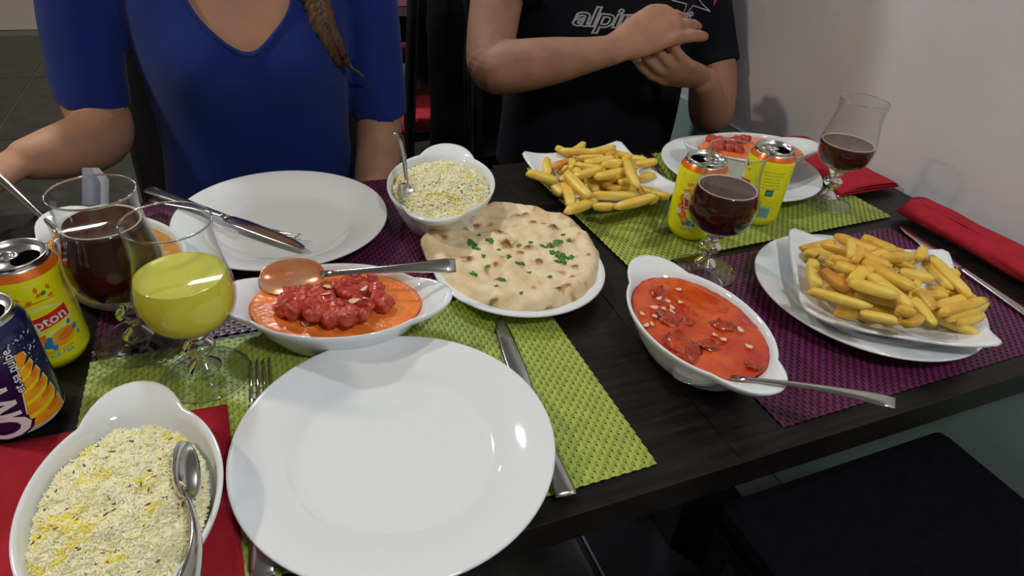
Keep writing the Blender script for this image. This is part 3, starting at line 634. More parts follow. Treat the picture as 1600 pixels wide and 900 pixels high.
def tea_print(o, variant):
    P = Print(); pi = PI
    # swoosh line, emblem
    P.poly(ell(0, .056, .0255, .0205, .15), M_yel, 1); P.poly(ell(0, .056, .0235, .0185, .15), M_lime, 2); P.poly(ell(.001, .059, .019, .012, .15), M_can_y, 3)
    bw, bh, r = .0215, .0068, .16
    P.poly([(x * math.cos(r) - y * math.sin(r), .0575 + x * math.sin(r) + y * math.cos(r)) for x, y in [(-bw, -bh), (bw, -bh + .001), (bw + .001, bh + .0005), (-bw, bh)]], M_red, 4)
    P.text('Lipton', .0150, 0, .0575, M_wp, 5, rot=r, off=.0002)
    for cx, cy, L, rt_ in [(-.016, .0815, .006, 2.2), (-.016, .0815, .006, .9), (-.010, .0845, .006, 2.6), (.001, .0845, .006, .4), (.003, .088, .007, 1.6), (-.002, .082, .006, 3.4), (.010, .082, .006, .2), (.014, .088, .006, 1.9)]: P.poly(leafp(cx, cy, L, .0018, rt_), M_org, 3)
    P.poly(leafp(.006, .085, .0055, .0022, .8), M_grn, 4)
    P.poly([(-.024, .074), (-.012, .079), (.002, .0805), (.016, .080), (.016, .0795), (.002, .0793), (-.012, .0775), (-.024, .0725)], M_org, 3)
    if variant == 'peach':
        P.poly(ell(.010, .037, .0125, .0085, .3), M_org2, 3); P.poly(ell(.013, .0385, .0085, .0045, .4), M_org, 4)
        P.poly([(-.011, .043), (-.003, .0455), (-.004, .037), (-.012, .035)], M_org, 4)
        for x, y, s_ in [(-.004, .0335, .0045), (-.011, .033, .003), (.0, .029, .003), (.022, .041, .003), (.024, .033, .002), (-.002, .0385, .003), (.018, .049, .0025)]: P.poly([(x - s_, y - s_ * .6), (x + s_ * .5, y - s_), (x + s_, y + s_ * .7), (x - s_ * .3, y + s_)], M_blu, 5)
        P.text('ICE TEA', .0058, .004, .0205, M_blu, 4); P.text('saveur peche', .0042, .004, .0255, M_org, 4)
    else:
        for x, y, s_ in [(-.018, .040, .007), (-.021, .062, .006), (-.016, .072, .005), (-.012, .032, .006), (.016, .036, .007), (-.022, .050, .005)]: P.poly(ell(x, y, s_, s_, 0, 10), M_org, 3); P.poly(ell(x, y, s_ * .55, s_ * .55, 0, 8), M_org2, 4)
        for x, y in [(-.016, .068), (-.023, .043)]:
            for k in range(5): P.poly(ell(x + .0028 * math.cos(k * 1.257), y + .0028 * math.sin(k * 1.257), .002, .002, 0, 8), M_wp, 5)
        for x, y, s_ in [(-.006, .029, .0045), (.002, .028, .0035), (-.012, .027, .003), (.008, .031, .004)]: P.poly([(x - s_, y - s_ * .6), (x + s_ * .5, y - s_), (x + s_, y + s_ * .7), (x - s_ * .3, y + s_)], M_blu, 5)
        P.text('ICE TEA', .0058, -.004, .0180, M_blu, 4); P.text('saveur agrumes', .0036, -.004, .0225, M_org, 4)
    # information side of the can
    for k in range(6): P.text(['ingredients: eau, sucre', 'the noir, jus de fruit', 'acidifiant, aromes', 'conserver au frais', 'a consommer avant', 'voir sous la canette'][k], .0034, .052, .088 - .0048 * k, M_olive, 2)
    P.poly([(.047, .052), (.058, .052), (.058, .062), (.047, .062)], M_grn, 3); P.text('ECO', .0036, .0525, .057, M_pale, 4)
    P.poly([(.046, .016), (.062, .016), (.062, .036), (.046, .036)], M_pale, 3)
    for k in range(9): P.poly([(.047 + k * .0016, .018), (.0477 + k * .0016, .018), (.0477 + k * .0016, .033), (.047 + k * .0016, .033)], M_grn, 4)
    for k in range(3): P.text(['33 cl  e', 'sans colorant', 'a boire frais'][k], .005 if k == 0 else .0034, .037 + .004 * k, .030 if k == 0 else .035, M_grn, 3, rot=pi / 2)
    for k in range(3): P.text(['valeurs nutritionnelles', 'energie  glucides', 'sucres  sel'][k], .0036, -.046 - .005 * k, .062, M_olive, 2, rot=pi / 2)
    P.poly([(-.060, .016), (-.045, .016), (-.045, .040), (-.060, .040)], M_pale, 3)
    P.build(o)
def facing(x, y, extra=0.0): return math.atan2(-y, -x) + PI / 2 + extra
c1 = can_body('yellow iced tea can with red banner, behind the navy can', -.2125, .5905, facing(-.2125, .5905, .06), M_can_y, M_can_o, lrot=-.3); tea_print(c1, 'peach')
c2 = can_body('yellow iced tea can left of the middle glass of tea', .5635, .6350, facing(.5635, .635, .10), M_can_y, M_can_o, z=.0055, lrot=2.4); tea_print(c2, 'citrus')
c3 = can_body('yellow iced tea can right of the middle glass, showing its small print', .6915, .6460, facing(.6915, .646, -1.25), M_can_y, M_can_o, z=.0055, lrot=-.5); tea_print(c3, 'peach')
c4 = can_body('navy blue soda can with white lettering and orange peel, at the left edge', -.2228, .5061, facing(-.2228, .5061, .0), M_can_n, M_can_n); P = Print()
R90 = PI / 2
yy = .0085
for ch, sz, adv, us in zip('ORANGINA', [.030, .027, .025, .022, .020, .017, .016, .015], [.74, .62, .62, .66, .66, .32, .66, .62], [1.75, 1.65, 1.6, 1.55, 1.5, 1.45, 1.4, 1.4]):
    for m_, l_, of_ in ((M_navp, 4, .0022), (M_wp, 6, .0007)): P.text(ch, sz, -.0145 - (sz - .030) * -.10, yy + sz * adv / 2, m_, l_, rot=R90, yst=us, off=of_)
    yy += sz * adv * .90
P.text('et sa pulpe.', .0098, .0065, .072, M_navp, 5, rot=R90 - .06, off=.0008); P.text('et sa pulpe.', .0098, .0065, .072, M_wp, 7, rot=R90 - .06, off=.0001)
def peel(y0, y1, x0, x1, y_tilt):
    n = 10; lo = [(x0 + (x1 - x0) * k / n, y0 + y_tilt * k / n - .004 * math.sin(PI * k / n)) for k in range(n + 1)]; hi = [(x0 + (x1 - x0) * k / n, y1 + y_tilt * k / n - .003 * math.sin(PI * k / n)) for k in range(n + 1)]; return lo + hi[::-1]
NP = 24
def pedge(v):                                       # left and right edge of the peel at height v
    t = (v - .0115) / .072; return (.000 + .012 * t, .0335 - .0155 * t ** 1.3)
Lp = [(pedge(.0115 + .072 * k / NP)) + (.0115 + .072 * k / NP,) for k in range(NP + 1)]
P.poly([(r_ + .0012, v - .001) for l_, r_, v in Lp] + [(l_ - .001, v - .001 + .0) for l_, r_, v in Lp[::-1]], M_wp, 1)
P.poly([(r_, v) for l_, r_, v in Lp] + [(l_, v) for l_, r_, v in Lp[::-1]], M_org2, 2)
for v, th_ in [(.0265, .0042), (.0405, .0036), (.0530, .0030), (.0640, .0026), (.0735, .0020)]:
    l_, r_ = pedge(v); lo = [(l_ + (r_ - l_) * k / 12, v - .006 + .0075 * (k / 12) ** 1.5) for k in range(13)]
    P.poly(lo + [(p[0], p[1] + th_) for p in lo[::-1]], M_yel, 4)
    P.poly(ell(l_ + (r_ - l_) * .72, v - .0045, (r_ - l_) * .24, .0032, .3, 16), M_org, 3)
    P.poly([(r_ + .0012, v + .0015), (r_ - .0065, v - .0028), (r_ + .0008, v + .0068)], M_navp, 5)
rb = random.Random(3)
for k in range(110):
    u, v = rb.uniform(-.02, .034), rb.uniform(.066, .0975); 
    if v < .086 and u < .018: continue
    s_ = rb.uniform(.0004, .0011); P.poly(ell(u, v, s_, s_, 0, 8), M_pale, 1)
P.poly(peel(.0125, .0130, -.05, .05, 0), M_pale, 1)
P.text('33 cl', .0045, .031, .018, M_pale, 2, rot=R90)
P.build(c4)
# ------------------------------------------------------------------ cutlery
def strip(st, n=9, fac=0.0):
    """stations x, y offset, half width, z, thickness, cup, fac ; returns closed loft"""
    rings = []
    for x, yo, w_, z, th, cup in st:
        top = []; bot = []
        for k in range(n):
            u = -1 + 2 * k / (n - 1); zc = z - cup * (1 - u * u); e = th * .5 * (1 - .75 * abs(u) ** 3)
            top.append((x, yo + u * w_, zc + e)); bot.append((x, yo + u * w_, zc - e))
        rings.append(top + bot[::-1])
    return loft(rings)
def knife(label, P0, P1, upv=(0, 0, 1), roll=0.0, blade_roll=0):
    """P0 blade tip, P1 handle end"""
    L = (Vector(P1) - Vector(P0)).length; k = L / .215
    o = thing('table_knife', label, 'knife'); o.matrix_world = frame(P0, P1, upv, roll)
    st = [(0, .006, .0008, 0, .0008, 0), (.006, .004, .0045, 0, .001, 0), (.02, .002, .0078, 0, .0014, 0), (.05, .001, .0095, 0, .0016, 0), (.085, .0005, .0100, 0, .0018, 0), (.100, .001, .0085, 0, .002, 0), (.106, .001, .0055, 0, .003, 0)]
    V, F = strip([(s[0] * k,) + s[1:] for s in st]); mobj('blade', V, F, M_steel, o)
    st = [(.104, 0, .0050, 0, .0055, 0), (.112, 0, .0048, 0, .0062, 0), (.15, 0, .0062, 0, .006, 0), (.19, 0, .0085, 0, .005, 0), (.210, 0, .0100, 0, .0042, 0), (.215, 0, .0090, 0, .003, 0)]
    V, F = strip([(s[0] * k,) + s[1:] for s in st], n=7); mobj('handle', V, F, M_steel, o); return o
def spoon(label, P0, P1, upv=(0, 0, 1), roll=0.0, bowl=(.031, .0205), name='serving_spoon', arch=.010, bm_=None):
    """P0 bowl tip, P1 handle end"""
    L = (Vector(P1) - Vector(P0)).length; o = thing(name, label, 'spoon'); o.matrix_world = frame(P0, P1, upv, roll)
    a_, b_ = bowl; st = []
    for i in range(13):
        t = PI * i / 12; x = a_ - a_ * math.cos(t); w_ = max(.0012, b_ * math.sin(t) ** .8); st.append((x, 0, w_, .001 + .0035 * (x / (2 * a_)) , .0012, .0095 * math.sin(t) ** 1.2))
    st[-1] = (2 * a_, 0, .004, .005, .002, .0004)
    V, F = strip(st, 15); mobj('bowl', V, F, bm_ or M_steel, o)
    x0 = 2 * a_; rest = L - x0
    st = [(x0 - .004, 0, .0040, .005, .002, 0)] + [(x0 + rest * t, 0, .0030 + .0065 * t ** 2.2, .005 + arch * math.sin(t * 2.6) * .9, .0026, -.0006 * t) for t in (.08, .2, .35, .5, .65, .8, .93)] + [(L, 0, .0075, .005 + arch * .45, .002, 0)]
    V, F = strip(st, 7); mobj('handle', V, F, M_steel, o); return o
def fork(label, P0, P1, upv=(0, 0, 1), roll=0.0, arch=.008):
    L = (Vector(P1) - Vector(P0)).length; o = thing('table_fork', label, 'fork'); o.matrix_world = frame(P0, P1, upv, roll)
    for k in range(4):
        y = -.0093 + .0062 * k; st = [(x, y * (.9 + .1 * x / .05) , w_, z, .0017, 0) for x, w_, z in [(0, .0007, .004), (.01, .0013, .0005), (.03, .0018, -.002), (.052, .0022, -.003)]]
        V, F = strip(st, 5); mobj('tine', V, F, M_steel, o)
    st = [(.048, 0, .0116, -.003, .0017, .0002), (.058, 0, .0116, -.003, .0018, .0012), (.068, 0, .0085, -.001, .002, .0008), (.078, 0, .0042, .002, .0025, 0), (.10, 0, .0034, .004, .003, 0), (L * .7, 0, .0055, .004 + arch * .3, .0028, 0), (L - .012, 0, .0092, .003, .0026, 0), (L, 0, .0082, .002, .002, 0)]
    V, F = strip(st, 7); mobj('handle', V, F, M_steel, o); return o
knife('table knife lying across the back dinner plate, handle pointing left', at(483, 387, .022), at(232, 295, .031))
fork('fork lying beside the knife on the back dinner plate', at(468, 375, .017), at(238, 312, .026))
fork('fork on the green placemat left of the empty plate', at(407, 566, .004), at(413, 905, .005))
knife('table knife on the green placemat right of the empty plate', at(775, 496, .0055), at(885, 775, .0055), roll=0)
knife('table knife half under the red napkin near the wall', at(1402, 353, .0055), at(1630, 506, .0055))
knife('table knife between the back fries plate and the round plate', at(1085, 345, .008), at(1010, 238, .008))
spoon('serving spoon resting across the orange curry with meat cubes', at(405, 437, .050), at(712, 418, .063), roll=.65, bowl=(.034, .021), arch=.004, bm_=mat('sauce_coated_steel', (.74, .22, .06), .22, metal=.3, coat=.5, col2=(.66, .40, .25), vscale=35))
spoon('serving spoon standing in the bright red curry, handle over the rim', at(1052, 580, .022), at(1397, 641, .070), bowl=(.030, .019), arch=.006)
spoon('serving spoon stuck in the near left rice, handle towards the viewer', at(291, 692, .060), at(270, 935, .056), roll=-1.0, bowl=(.026, .013), arch=.012)
spoon('spoon standing in the rice dish at the back, handle upright', at(640, 335, .048), at(618, 212, .105), upv=(0.3, -1, .2), roll=.0, bowl=(.024, .017), arch=.004)
SPC1 = aty(-28, 258, .95)
spoon("spoon in the yellow curry held by the woman's hand", Vector((-.190, .705, TZ + .036)), SPC1, bowl=(.028, .018), arch=.004)
# ------------------------------------------------------------------ napkins
def flat_napkin(label, pts, z, layers=2, gap=.0011):
    n = len(pts); mb = MB(); C = sum((Vector((p[0], p[1], 0)) for p in pts), Vector()) / n
    o = thing('paper_napkin', label, 'napkin', (C.x, C.y, TZ + z))
    for l in range(layers):
        sh = 1 - .008 * l; N = 14; V = []; F = []
        A_, B_, C2, D_ = [Vector((p[0] - C.x, p[1] - C.y, 0)) * sh for p in pts]
        for sdz in (0, 1):
            for i in range(N + 1):
                for j in range(N + 1):
                    u, v = i / N, j / N; p = A_ * (1 - u) * (1 - v) + B_ * u * (1 - v) + C2 * u * v + D_ * (1 - u) * v
                    V.append((p.x, p.y, l * gap + sdz * .0006 + .0004 * noise.noise((p.x * 40, p.y * 40, l))))
        M_ = (N + 1) ** 2
        for i in range(N):
            for j in range(N):
                q = i * (N + 1) + j; F.append((q, q + 1, q + N + 2, q + N + 1)); F.append((M_ + q, M_ + q + N + 1, M_ + q + N + 2, M_ + q + 1))
        for i in range(N):
            for a0, b0 in ((i * (N + 1), (i + 1) * (N + 1)), ((i + 1) * (N + 1) + N, i * (N + 1) + N), (i + 1, i), (N * (N + 1) + i, N * (N + 1) + i + 1)): F.append((a0, b0, b0 + M_, a0 + M_))
        mb.add((V, F))
        ob = MB().add((V, F)).build('paper_layer', M_napkin, o)
    return o
pa, pb, pc, pd = at(355, 632, .003), at(386, 930, .003), at(-150, 960, .003), at(-130, 735, .003)
flat_napkin('red paper napkin lying flat under the near left rice dish', [(pa.x, pa.y), (pb.x, pb.y), (-.33, pb.y), (-.33, pa.y + .01)], .0028)
def rolled(label, ends, rad, flat, seed, flare=1.0):
    P0, P1 = ends; o = thing('paper_napkin', label, 'napkin', tuple(P0)); d = Vector(P1) - Vector(P0); L = d.length; t = d.normalized(); a_ = Vector((0, 0, 1)).cross(t).normalized(); up = Vector((0, 0, 1))
    rings = []; N = 30
    for i in range(25):
        s = i / 24; ring = []; R = rad * (1 + .08 * noise.noise((s * 4, seed, 0))) * (1 + (flare - 1) * s)
        for j in range(N):
            th = 2 * PI * j / N; c, q = math.cos(th), math.sin(th); e = 2.6; rr = (abs(c) ** e + abs(q) ** e) ** (-1 / e)
            k = 1 + .05 * noise.noise((c * 2, q * 2 + seed, s * 5))
            x = s * L + (.004 * math.sin(3 * th) if i in (0, 24) else 0)
            ring.append(t * x + a_ * (R * rr * c * k) + up * (R * flat + R * flat * rr * q * k))
        rings.append(ring)
    inner = [[Vector(p) * 1.0 for p in r] for r in rings]
    def shrink(r): c = sum((Vector(p) for p in r), Vector()) / len(r); return [c + (Vector(p) - c) * .86 for p in r]
    rr = [shrink(rings[0])[:]] + rings + [shrink(rings[-1]), shrink(rings[-4])]
    rr = [shrink(rings[3])] + rr
    V, F = loft(rr); mobj('rolled_paper', V, F, M_napkin, o)
    # loose outer flap
    fl_ = []
    for i in range(13):
        s = .08 + .8 * i / 12; row = []
        for j in range(6):
            u = j / 5; th = 1.9 - 1.3 * u; row.append(t * (s * L) + a_ * (rad * 1.04 * math.cos(th)) + up * (rad * flat * (1.05 + 1.05 * math.sin(th) + .03)))
        fl_.append(row)
    V, F = loft(fl_, closed_v=False, cap=False); n_ = len(V); V += [Vector(v) - up * .0006 for v in V]; F += [tuple(n_ + i for i in f[::-1]) for f in F]
    mobj('paper_flap', V, F, M_napkin, o); return o
rolled('rolled red paper napkin beside the knife and tilted fries plate', (at(1402, 332, .006) + Vector((.022, -.006, -.001)), Vector((.975, .345, TZ + .003))), .034, .40, 4.0, flare=1.12)
# folded napkin near the back
q = [(1.030, .885), (1.033, .690), (.955, .640), (.900, .700), (.985, .895)]
def folded(label, quad, z):
    o = thing('paper_napkin', label, 'napkin', (0, 0, TZ + z)); Pm = quad; N = 16
    for l in range(3):
        V = []; F = []
        for sdz in (0, 1):
            for i in range(N + 1):
                for j in range(N + 1):
                    u, v = i / N, j / N; p = Vector((*Pm[0], 0)) * (1 - u) * (1 - v) + Vector((*Pm[1], 0)) * u * (1 - v) + Vector((*Pm[2], 0)) * u * v + Vector((*Pm[3], 0)) * (1 - u) * v
                    lift = .0055 * l * (.35 + .65 * math.sin(PI * v) ** .6) * (.5 + .5 * u) + .0012 * noise.noise((p.x * 50, p.y * 50, l))
                    V.append((p.x, p.y, .0015 + lift + sdz * .0007))
        M_ = (N + 1) ** 2
        for i in range(N):
            for j in range(N):
                k = i * (N + 1) + j; F.append((k, k + 1, k + N + 2, k + N + 1)); F.append((M_ + k, M_ + k + N + 1, M_ + k + N + 2, M_ + k + 1))
        for i in range(N):
            for a0, b0 in ((i * (N + 1), (i + 1) * (N + 1)), ((i + 1) * (N + 1) + N, i * (N + 1) + N), (i + 1, i), (N * (N + 1) + i, N * (N + 1) + i + 1)): F.append((a0, b0, b0 + M_, a0 + M_))
        mobj('paper_layer', V, F, M_napkin, o)
    return o
folded('folded red paper napkin behind the farthest glass', [(.945, .905), (.893, .668), (1.034, .672), (1.036, .900)], .006)
# white paper standing behind the left curry
wp = []
for i in range(9):
    u = i / 8; row = []
    for j in range(7):
        v = j / 6; p = aty(128 + 42 * u, 320 - 58 * v + 16 * max(0, u - .62) * 3 * v, .905 + .012 * math.sin(u * 5)); row.append(p)
    wp.append(row)
V, F = loft(wp, closed_v=False, cap=False); n_ = len(V); V += [Vector(v) + Vector((0, .0008, 0)) for v in V]; F += [tuple(n_ + i for i in f[::-1]) for f in F]
zm = min(v.z for v in map(Vector, V)); V = [Vector(v) - Vector((0, 0, zm - TZ - .0005)) for v in V]
tag(mobj('white_paper', V, F, M_paper), 'white folded paper standing behind the left glass of tea', 'paper')
# ------------------------------------------------------------------ people
def sweep_fn(P, flat=None, upv=None, n=20, k=5): return tube_vf(P, n=n, k=k, flat=flat, upv=upv)
def torso_vf(sec, n=56, off=0.0, bumps=()):
    Q = cr(sec, 5); rings = []
    for z, cx, cy, hw, df, db in Q:
        ring = []
        for j in range(n):
            t = 2 * PI * j / n; c, q = math.cos(t), math.sin(t); e = 2.35; r = (abs(c) ** e + abs(q) ** e) ** (-1 / e)
            x = cx + (hw - off) * r * c; y = cy + (db - off) * r * q if q > 0 else cy + (df - off) * r * q
            for bx, bz, br, bd in bumps:
                if q < 0: y -= bd * math.exp(-(((x - bx) / br) ** 2 + ((z - bz) / br) ** 2))
            ring.append((x, y, z))
        rings.append(ring)
    return loft(rings)
def apply_mods(o, mods):
    for kind, kw in mods:
        m = o.modifiers.new(kind, kind)
        for k, v in kw.items(): setattr(m, k, v)
    dg = bpy.context.evaluated_depsgraph_get(); dg.update()
    me = bpy.data.meshes.new_from_object(o.evaluated_get(dg), depsgraph=dg); old = o.data; o.modifiers.clear(); o.data = me; me.name = o.name
    me.polygons.foreach_set('use_smooth', [True] * len(me.polygons)); bpy.data.meshes.remove(old); return o
def hand(mb, W, d, nrm, thumb, curls, sc=1.0, spread=.06, tcurl=.4, tdir=None):
    """W wrist, d towards the fingers, nrm out of the back of the hand, thumb +-1 side"""
    d = Vector(d).normalized(); nrm = Vector(nrm); nrm = (nrm - d * nrm.dot(d)).normalized(); s = d.cross(nrm) * thumb
    W = Vector(W)
    P = [(*(W - d * .012), .024, .8), (*(W + d * .012 * sc), .027, .62), (*(W + d * .045 * sc), .036, .42), (*(W + d * .078 * sc), .038, .33), (*(W + d * .094 * sc - nrm * .002), .035, .28)]
    mb.add(tube_vf([(p[0], p[1], p[2], p[3] * sc, p[4]) for p in P], n=20, k=4, upv=nrm))
    for f in range(4):
        o = .0285 - .019 * f; L = [.074, .083, .078, .060][f] * sc; b = W + (d * (.088 - [.0, 0, .003, .010][f]) + s * o) * sc - nrm * .001
        dd = (d + s * (spread * (1.5 - f))).normalized(); cu = curls[f] if isinstance(curls[0], (tuple, list)) else curls
        pts = [(*(b - dd * .02), .0098 * sc)]; p = b; r = [.0106, .0100, .0092, .0078]
        for k in range(3):
            pts.append((*p, r[k] * sc * (1.06 if k else 1)))
            rot = Matrix.Rotation(cu[k] * (-1) * (1), 3, dd.cross(nrm).normalized()) 
            nd = rot @ dd
            if nd.dot(nrm) > dd.dot(nrm) + 1e-6: nd = Matrix.Rotation(cu[k], 3, dd.cross(nrm).normalized()) @ dd
            dd = nd; seg = L * [.46, .30, .24][k]; mid = p + dd * seg * .5; pts.append((*mid, r[k] * .93 * sc)); p = p + dd * seg
        pts.append((*p, r[3] * sc)); mb.add(tube_vf(pts, n=12, k=2))
    td = (Vector(tdir).normalized() if tdir else (d * .62 + s * .72 - nrm * .25).normalized())
    b = W + d * .022 * sc + s * .018 * sc - nrm * .004; p1 = b + td * .034 * sc; d2 = (td * .85 + d * tcurl - nrm * .1).normalized(); p2 = p1 + d2 * .030 * sc; p3 = p2 + (d2 + d * .2).normalized() * .026 * sc
    mb.add(tube_vf([(*b, .016 * sc), (*((b + p1) / 2), .0145 * sc), (*p1, .0115 * sc), (*p2, .0105 * sc), (*p3, .008 * sc)], n=12, k=3))
def head_vf(c, R=.098):
    rings = []; N = 40
    for i in range(1, 30):
        a = PI * i / 30; ring = []
        for j in range(N):
            b = 2 * PI * j / N; x = math.sin(a) * math.cos(b); y = math.sin(a) * math.sin(b); z = math.cos(a)
            w_ = .76 * (1 - .22 * max(0, -z) ** 1.5); px = x * w_; py = y * (.93 - .08 * max(0, -z)); pz = z * 1.18
            if y < 0:
                py -= .20 * math.exp(-((px / .13) ** 2) - ((pz + .12) / .16) ** 2)      # nose
                py += .07 * (math.exp(-(((px - .30) / .16) ** 2) - ((pz - .10) / .12) ** 2) + math.exp(-(((px + .30) / .16) ** 2) - ((pz - .10) / .12) ** 2))
                py -= .05 * math.exp(-((px / .25) ** 2) - ((pz + .52) / .08) ** 2) + .06 * math.exp(-((px / .22) ** 2) - ((pz + .95) / .14) ** 2)
            ring.append((c[0] + px * R, c[1] + py * R, c[2] + pz * R))
        rings.append(ring)
    return loft(rings)
def face(parent, c, R, hairm, long_hair):
    for sx in (-1, 1):
        V, F = lathe_vf([(.0001, -.011), (.008, -.008), (.011, 0), (.008, .008), (.0001, .011)], 16)
        o = mobj('eye', [(v[0] + c[0] + sx * .030, v[1] + c[1] - .073, v[2] + c[2] + .010) for v in V], F, M_eye, parent)
        V, F = lump_vf(.006, .014, .026, 3 + sx, 2.2); mobj('ear', [(v[0] + c[0] + sx * .074, v[1] + c[1] + .005, v[2] + c[2] - .005) for v in V], F, parent['skin_'] if False else face.skin, parent)
    V, F = lump_vf(.022, .006, .007, 5, 2.2); mobj('mouth', [(v[0] + c[0], v[1] + c[1] - .089, v[2] + c[2] - .051) for v in V], F, M_mouth, parent)
    rings = []; N = 36
    for i in range(0, 15):
        a = .02 + i / 14 * (1.95 if long_hair else 1.6); ring = []
        for j in range(N):
            b = 2 * PI * j / N; x = math.sin(a) * math.cos(b); y = math.sin(a) * math.sin(b); z = math.cos(a)
            lim = 1.06 if y > -.35 or z > .55 else .84; ring.append((c[0] + x * .80 * R * lim, c[1] + .006 + y * .98 * R * lim, c[2] + z * 1.23 * R))
        rings.append(ring)
    V, F = loft(rings); mobj('hair', V, F, hairm, parent)
# ---- woman in blue
W_ = thing('person', 'woman in a blue v-neck top with a braid, holding a spoon at the left', 'person', (.01, 1.2, 0)); OFF = Vector((.01, 1.2, 0))
def loc_(VF): V, F = VF; return [Vector(v) - OFF for v in V], F
secW = [(.47, .01, 1.19, .185, .12, .13), (.56, .01, 1.18, .178, .12, .12), (.66, .01, 1.165, .166, .118, .10), (.74, .01, 1.155, .156, .112, .095), (.82, .012, 1.15, .158, .115, .095), (.90, .013, 1.15, .164, .118, .10), (.98, .013, 1.155, .168, .105, .10), (1.05, .012, 1.165, .165, .085, .095), (1.10, .011, 1.18, .135, .065, .08), (1.135, .01, 1.19, .085, .055, .06)]
bumpW = [(-.062, .90, .062, .034), (.086, .90, .062, .034)]
armL = [(-.135, 1.175, 1.085, .046), (-.185, 1.165, 1.04, .050), (-.212, 1.145, .93, .047), (-.220, 1.125, .84, .045), (-.214, 1.095, .790, .044), (-.228, 1.04, .790, .043), (-.256, .985, .800, .036), (-.284, .948, .808, .026)]
armR = [(.155, 1.175, 1.085, .046), (.200, 1.165, 1.03, .048), (.214, 1.14, .92, .046), (.219, 1.12, .82, .043), (.210, 1.09, .745, .040), (.192, 1.03, .695, .040), (.17, .97, .66, .034), (.145, .93, .640, .027)]
mb = MB(); mb.add(torso_vf(secW, off=.007, bumps=bumpW)); mb.add(tube_vf([(.01, 1.195, 1.08, .062), (.01, 1.19, 1.15, .050), (.01, 1.18, 1.22, .048)], n=20)); mb.add(head_vf((.01, 1.165, 1.31)))
mb.add(tube_vf(armL, n=20)); mb.add(tube_vf(armR, n=20))
hand(mb, (-.286, .946, .808), (-.60, -.50, -.10), (.2, -.1, 1), 1, (.55, .75, .5), sc=.93, tcurl=.5, tdir=(-.15, -.95, -.30))
hand(mb, (.143, .925, .638), (-.7, -.45, -.1), (.1, -.1, 1), -1, (.2, .3, .2), sc=.93)
b = mb.build('body', M_skinw, None); apply_mods(b, [('REMESH', dict(mode='VOXEL', voxel_size=.0036)), ('SMOOTH', dict(factor=.5, iterations=5))])
b.data.transform(Matrix.Translation(-OFF)); b.parent = W_
mb = MB(); mb.add(torso_vf(secW[1:], bumps=bumpW))
mb.add(loft([[Vector((x, y, z)) for x, y, z in r] for r in [[(c[0] + c[3] * math.cos(2 * PI * j / 24), c[1] + c[3] * math.sin(2 * PI * j / 24), c[2] + (.010 * math.cos(2 * PI * j / 24) * k)) for j in range(24)] for c, k in [((-.100, 1.178, 1.135, .030), 0), ((-.135, 1.175, 1.115, .052), 0), ((-.168, 1.172, 1.085, .066), 0), ((-.190, 1.162, 1.03, .060), 0), ((-.208, 1.147, .94, .056), 0), ((-.218, 1.128, .86, .052), 0), ((-.2185, 1.120, .824, .0505), -.6)]]]))
mb.add(loft([[Vector((x, y, z)) for x, y, z in r] for r in [[(c[0] + c[3] * math.cos(2 * PI * j / 24), c[1] + c[3] * math.sin(2 * PI * j / 24), c[2] + (.010 * math.cos(2 * PI * j / 24) * k)) for j in range(24)] for c, k in [((.120, 1.178, 1.135, .030), 0), ((.155, 1.175, 1.115, .052), 0), ((.188, 1.172, 1.080, .066), 0), ((.205, 1.160, 1.02, .057), 0), ((.213, 1.142, .92, .053), 0), ((.219, 1.120, .82, .048), 0), ((.219, 1.110, .780, .047), .8)]]]))
sh = mb.build('top', M_blue, None); apply_mods(sh, [('REMESH', dict(mode='VOXEL', voxel_size=.0045)), ('SMOOTH', dict(factor=.5, iterations=8))])
neck = cr([(-.088, 1.20), (-.082, 1.07), (-.060, .99), (-.030, .945), (.012, .918), (.050, .943), (.084, .985), (.104, 1.07), (.110, 1.20)], 5)
cut = mobj('cut', [(p[0], yy, p[1]) for yy in (.8, 1.185) for p in neck], [], M_blue)
n = len(neck); cut.data.clear_geometry(); cut.data.from_pydata([(p[0], yy, p[1]) for yy in (.8, 1.185) for p in neck], [], [tuple(range(n)), tuple(range(2 * n - 1, n - 1, -1))] + [(i, i + n, (i + 1) % n + n, (i + 1) % n) for i in range(n)])
apply_mods(sh, [('BOOLEAN', dict(operation='DIFFERENCE', object=cut, solver='EXACT'))]); bpy.data.objects.remove(cut)
shb = BVHTree.FromPolygons([v.co.copy() for v in sh.data.vertices], [tuple(p.vertices) for p in sh.data.polygons])
# neckline hem
hem = []
for p in neck[3:-3]:
    h_ = shb.ray_cast(Vector((p[0] * 1.0, .8, p[1] - .004)), Vector((0, 1, 0)))
    hem.append((p[0], (h_[0].y if h_[0] and h_[0].y < 1.12 else 1.09) - .0005, p[1] - .003, .0028))
V, F = tube_vf(hem, n=8, k=1); mobj('neckline_hem', *loc_((V, F)), M_blue, W_)
sh.data.transform(Matrix.Translation(-OFF)); sh.parent = W_
face.skin = M_skinw; face(W_, (0, -.035, 1.31), .098, M_hair, True)
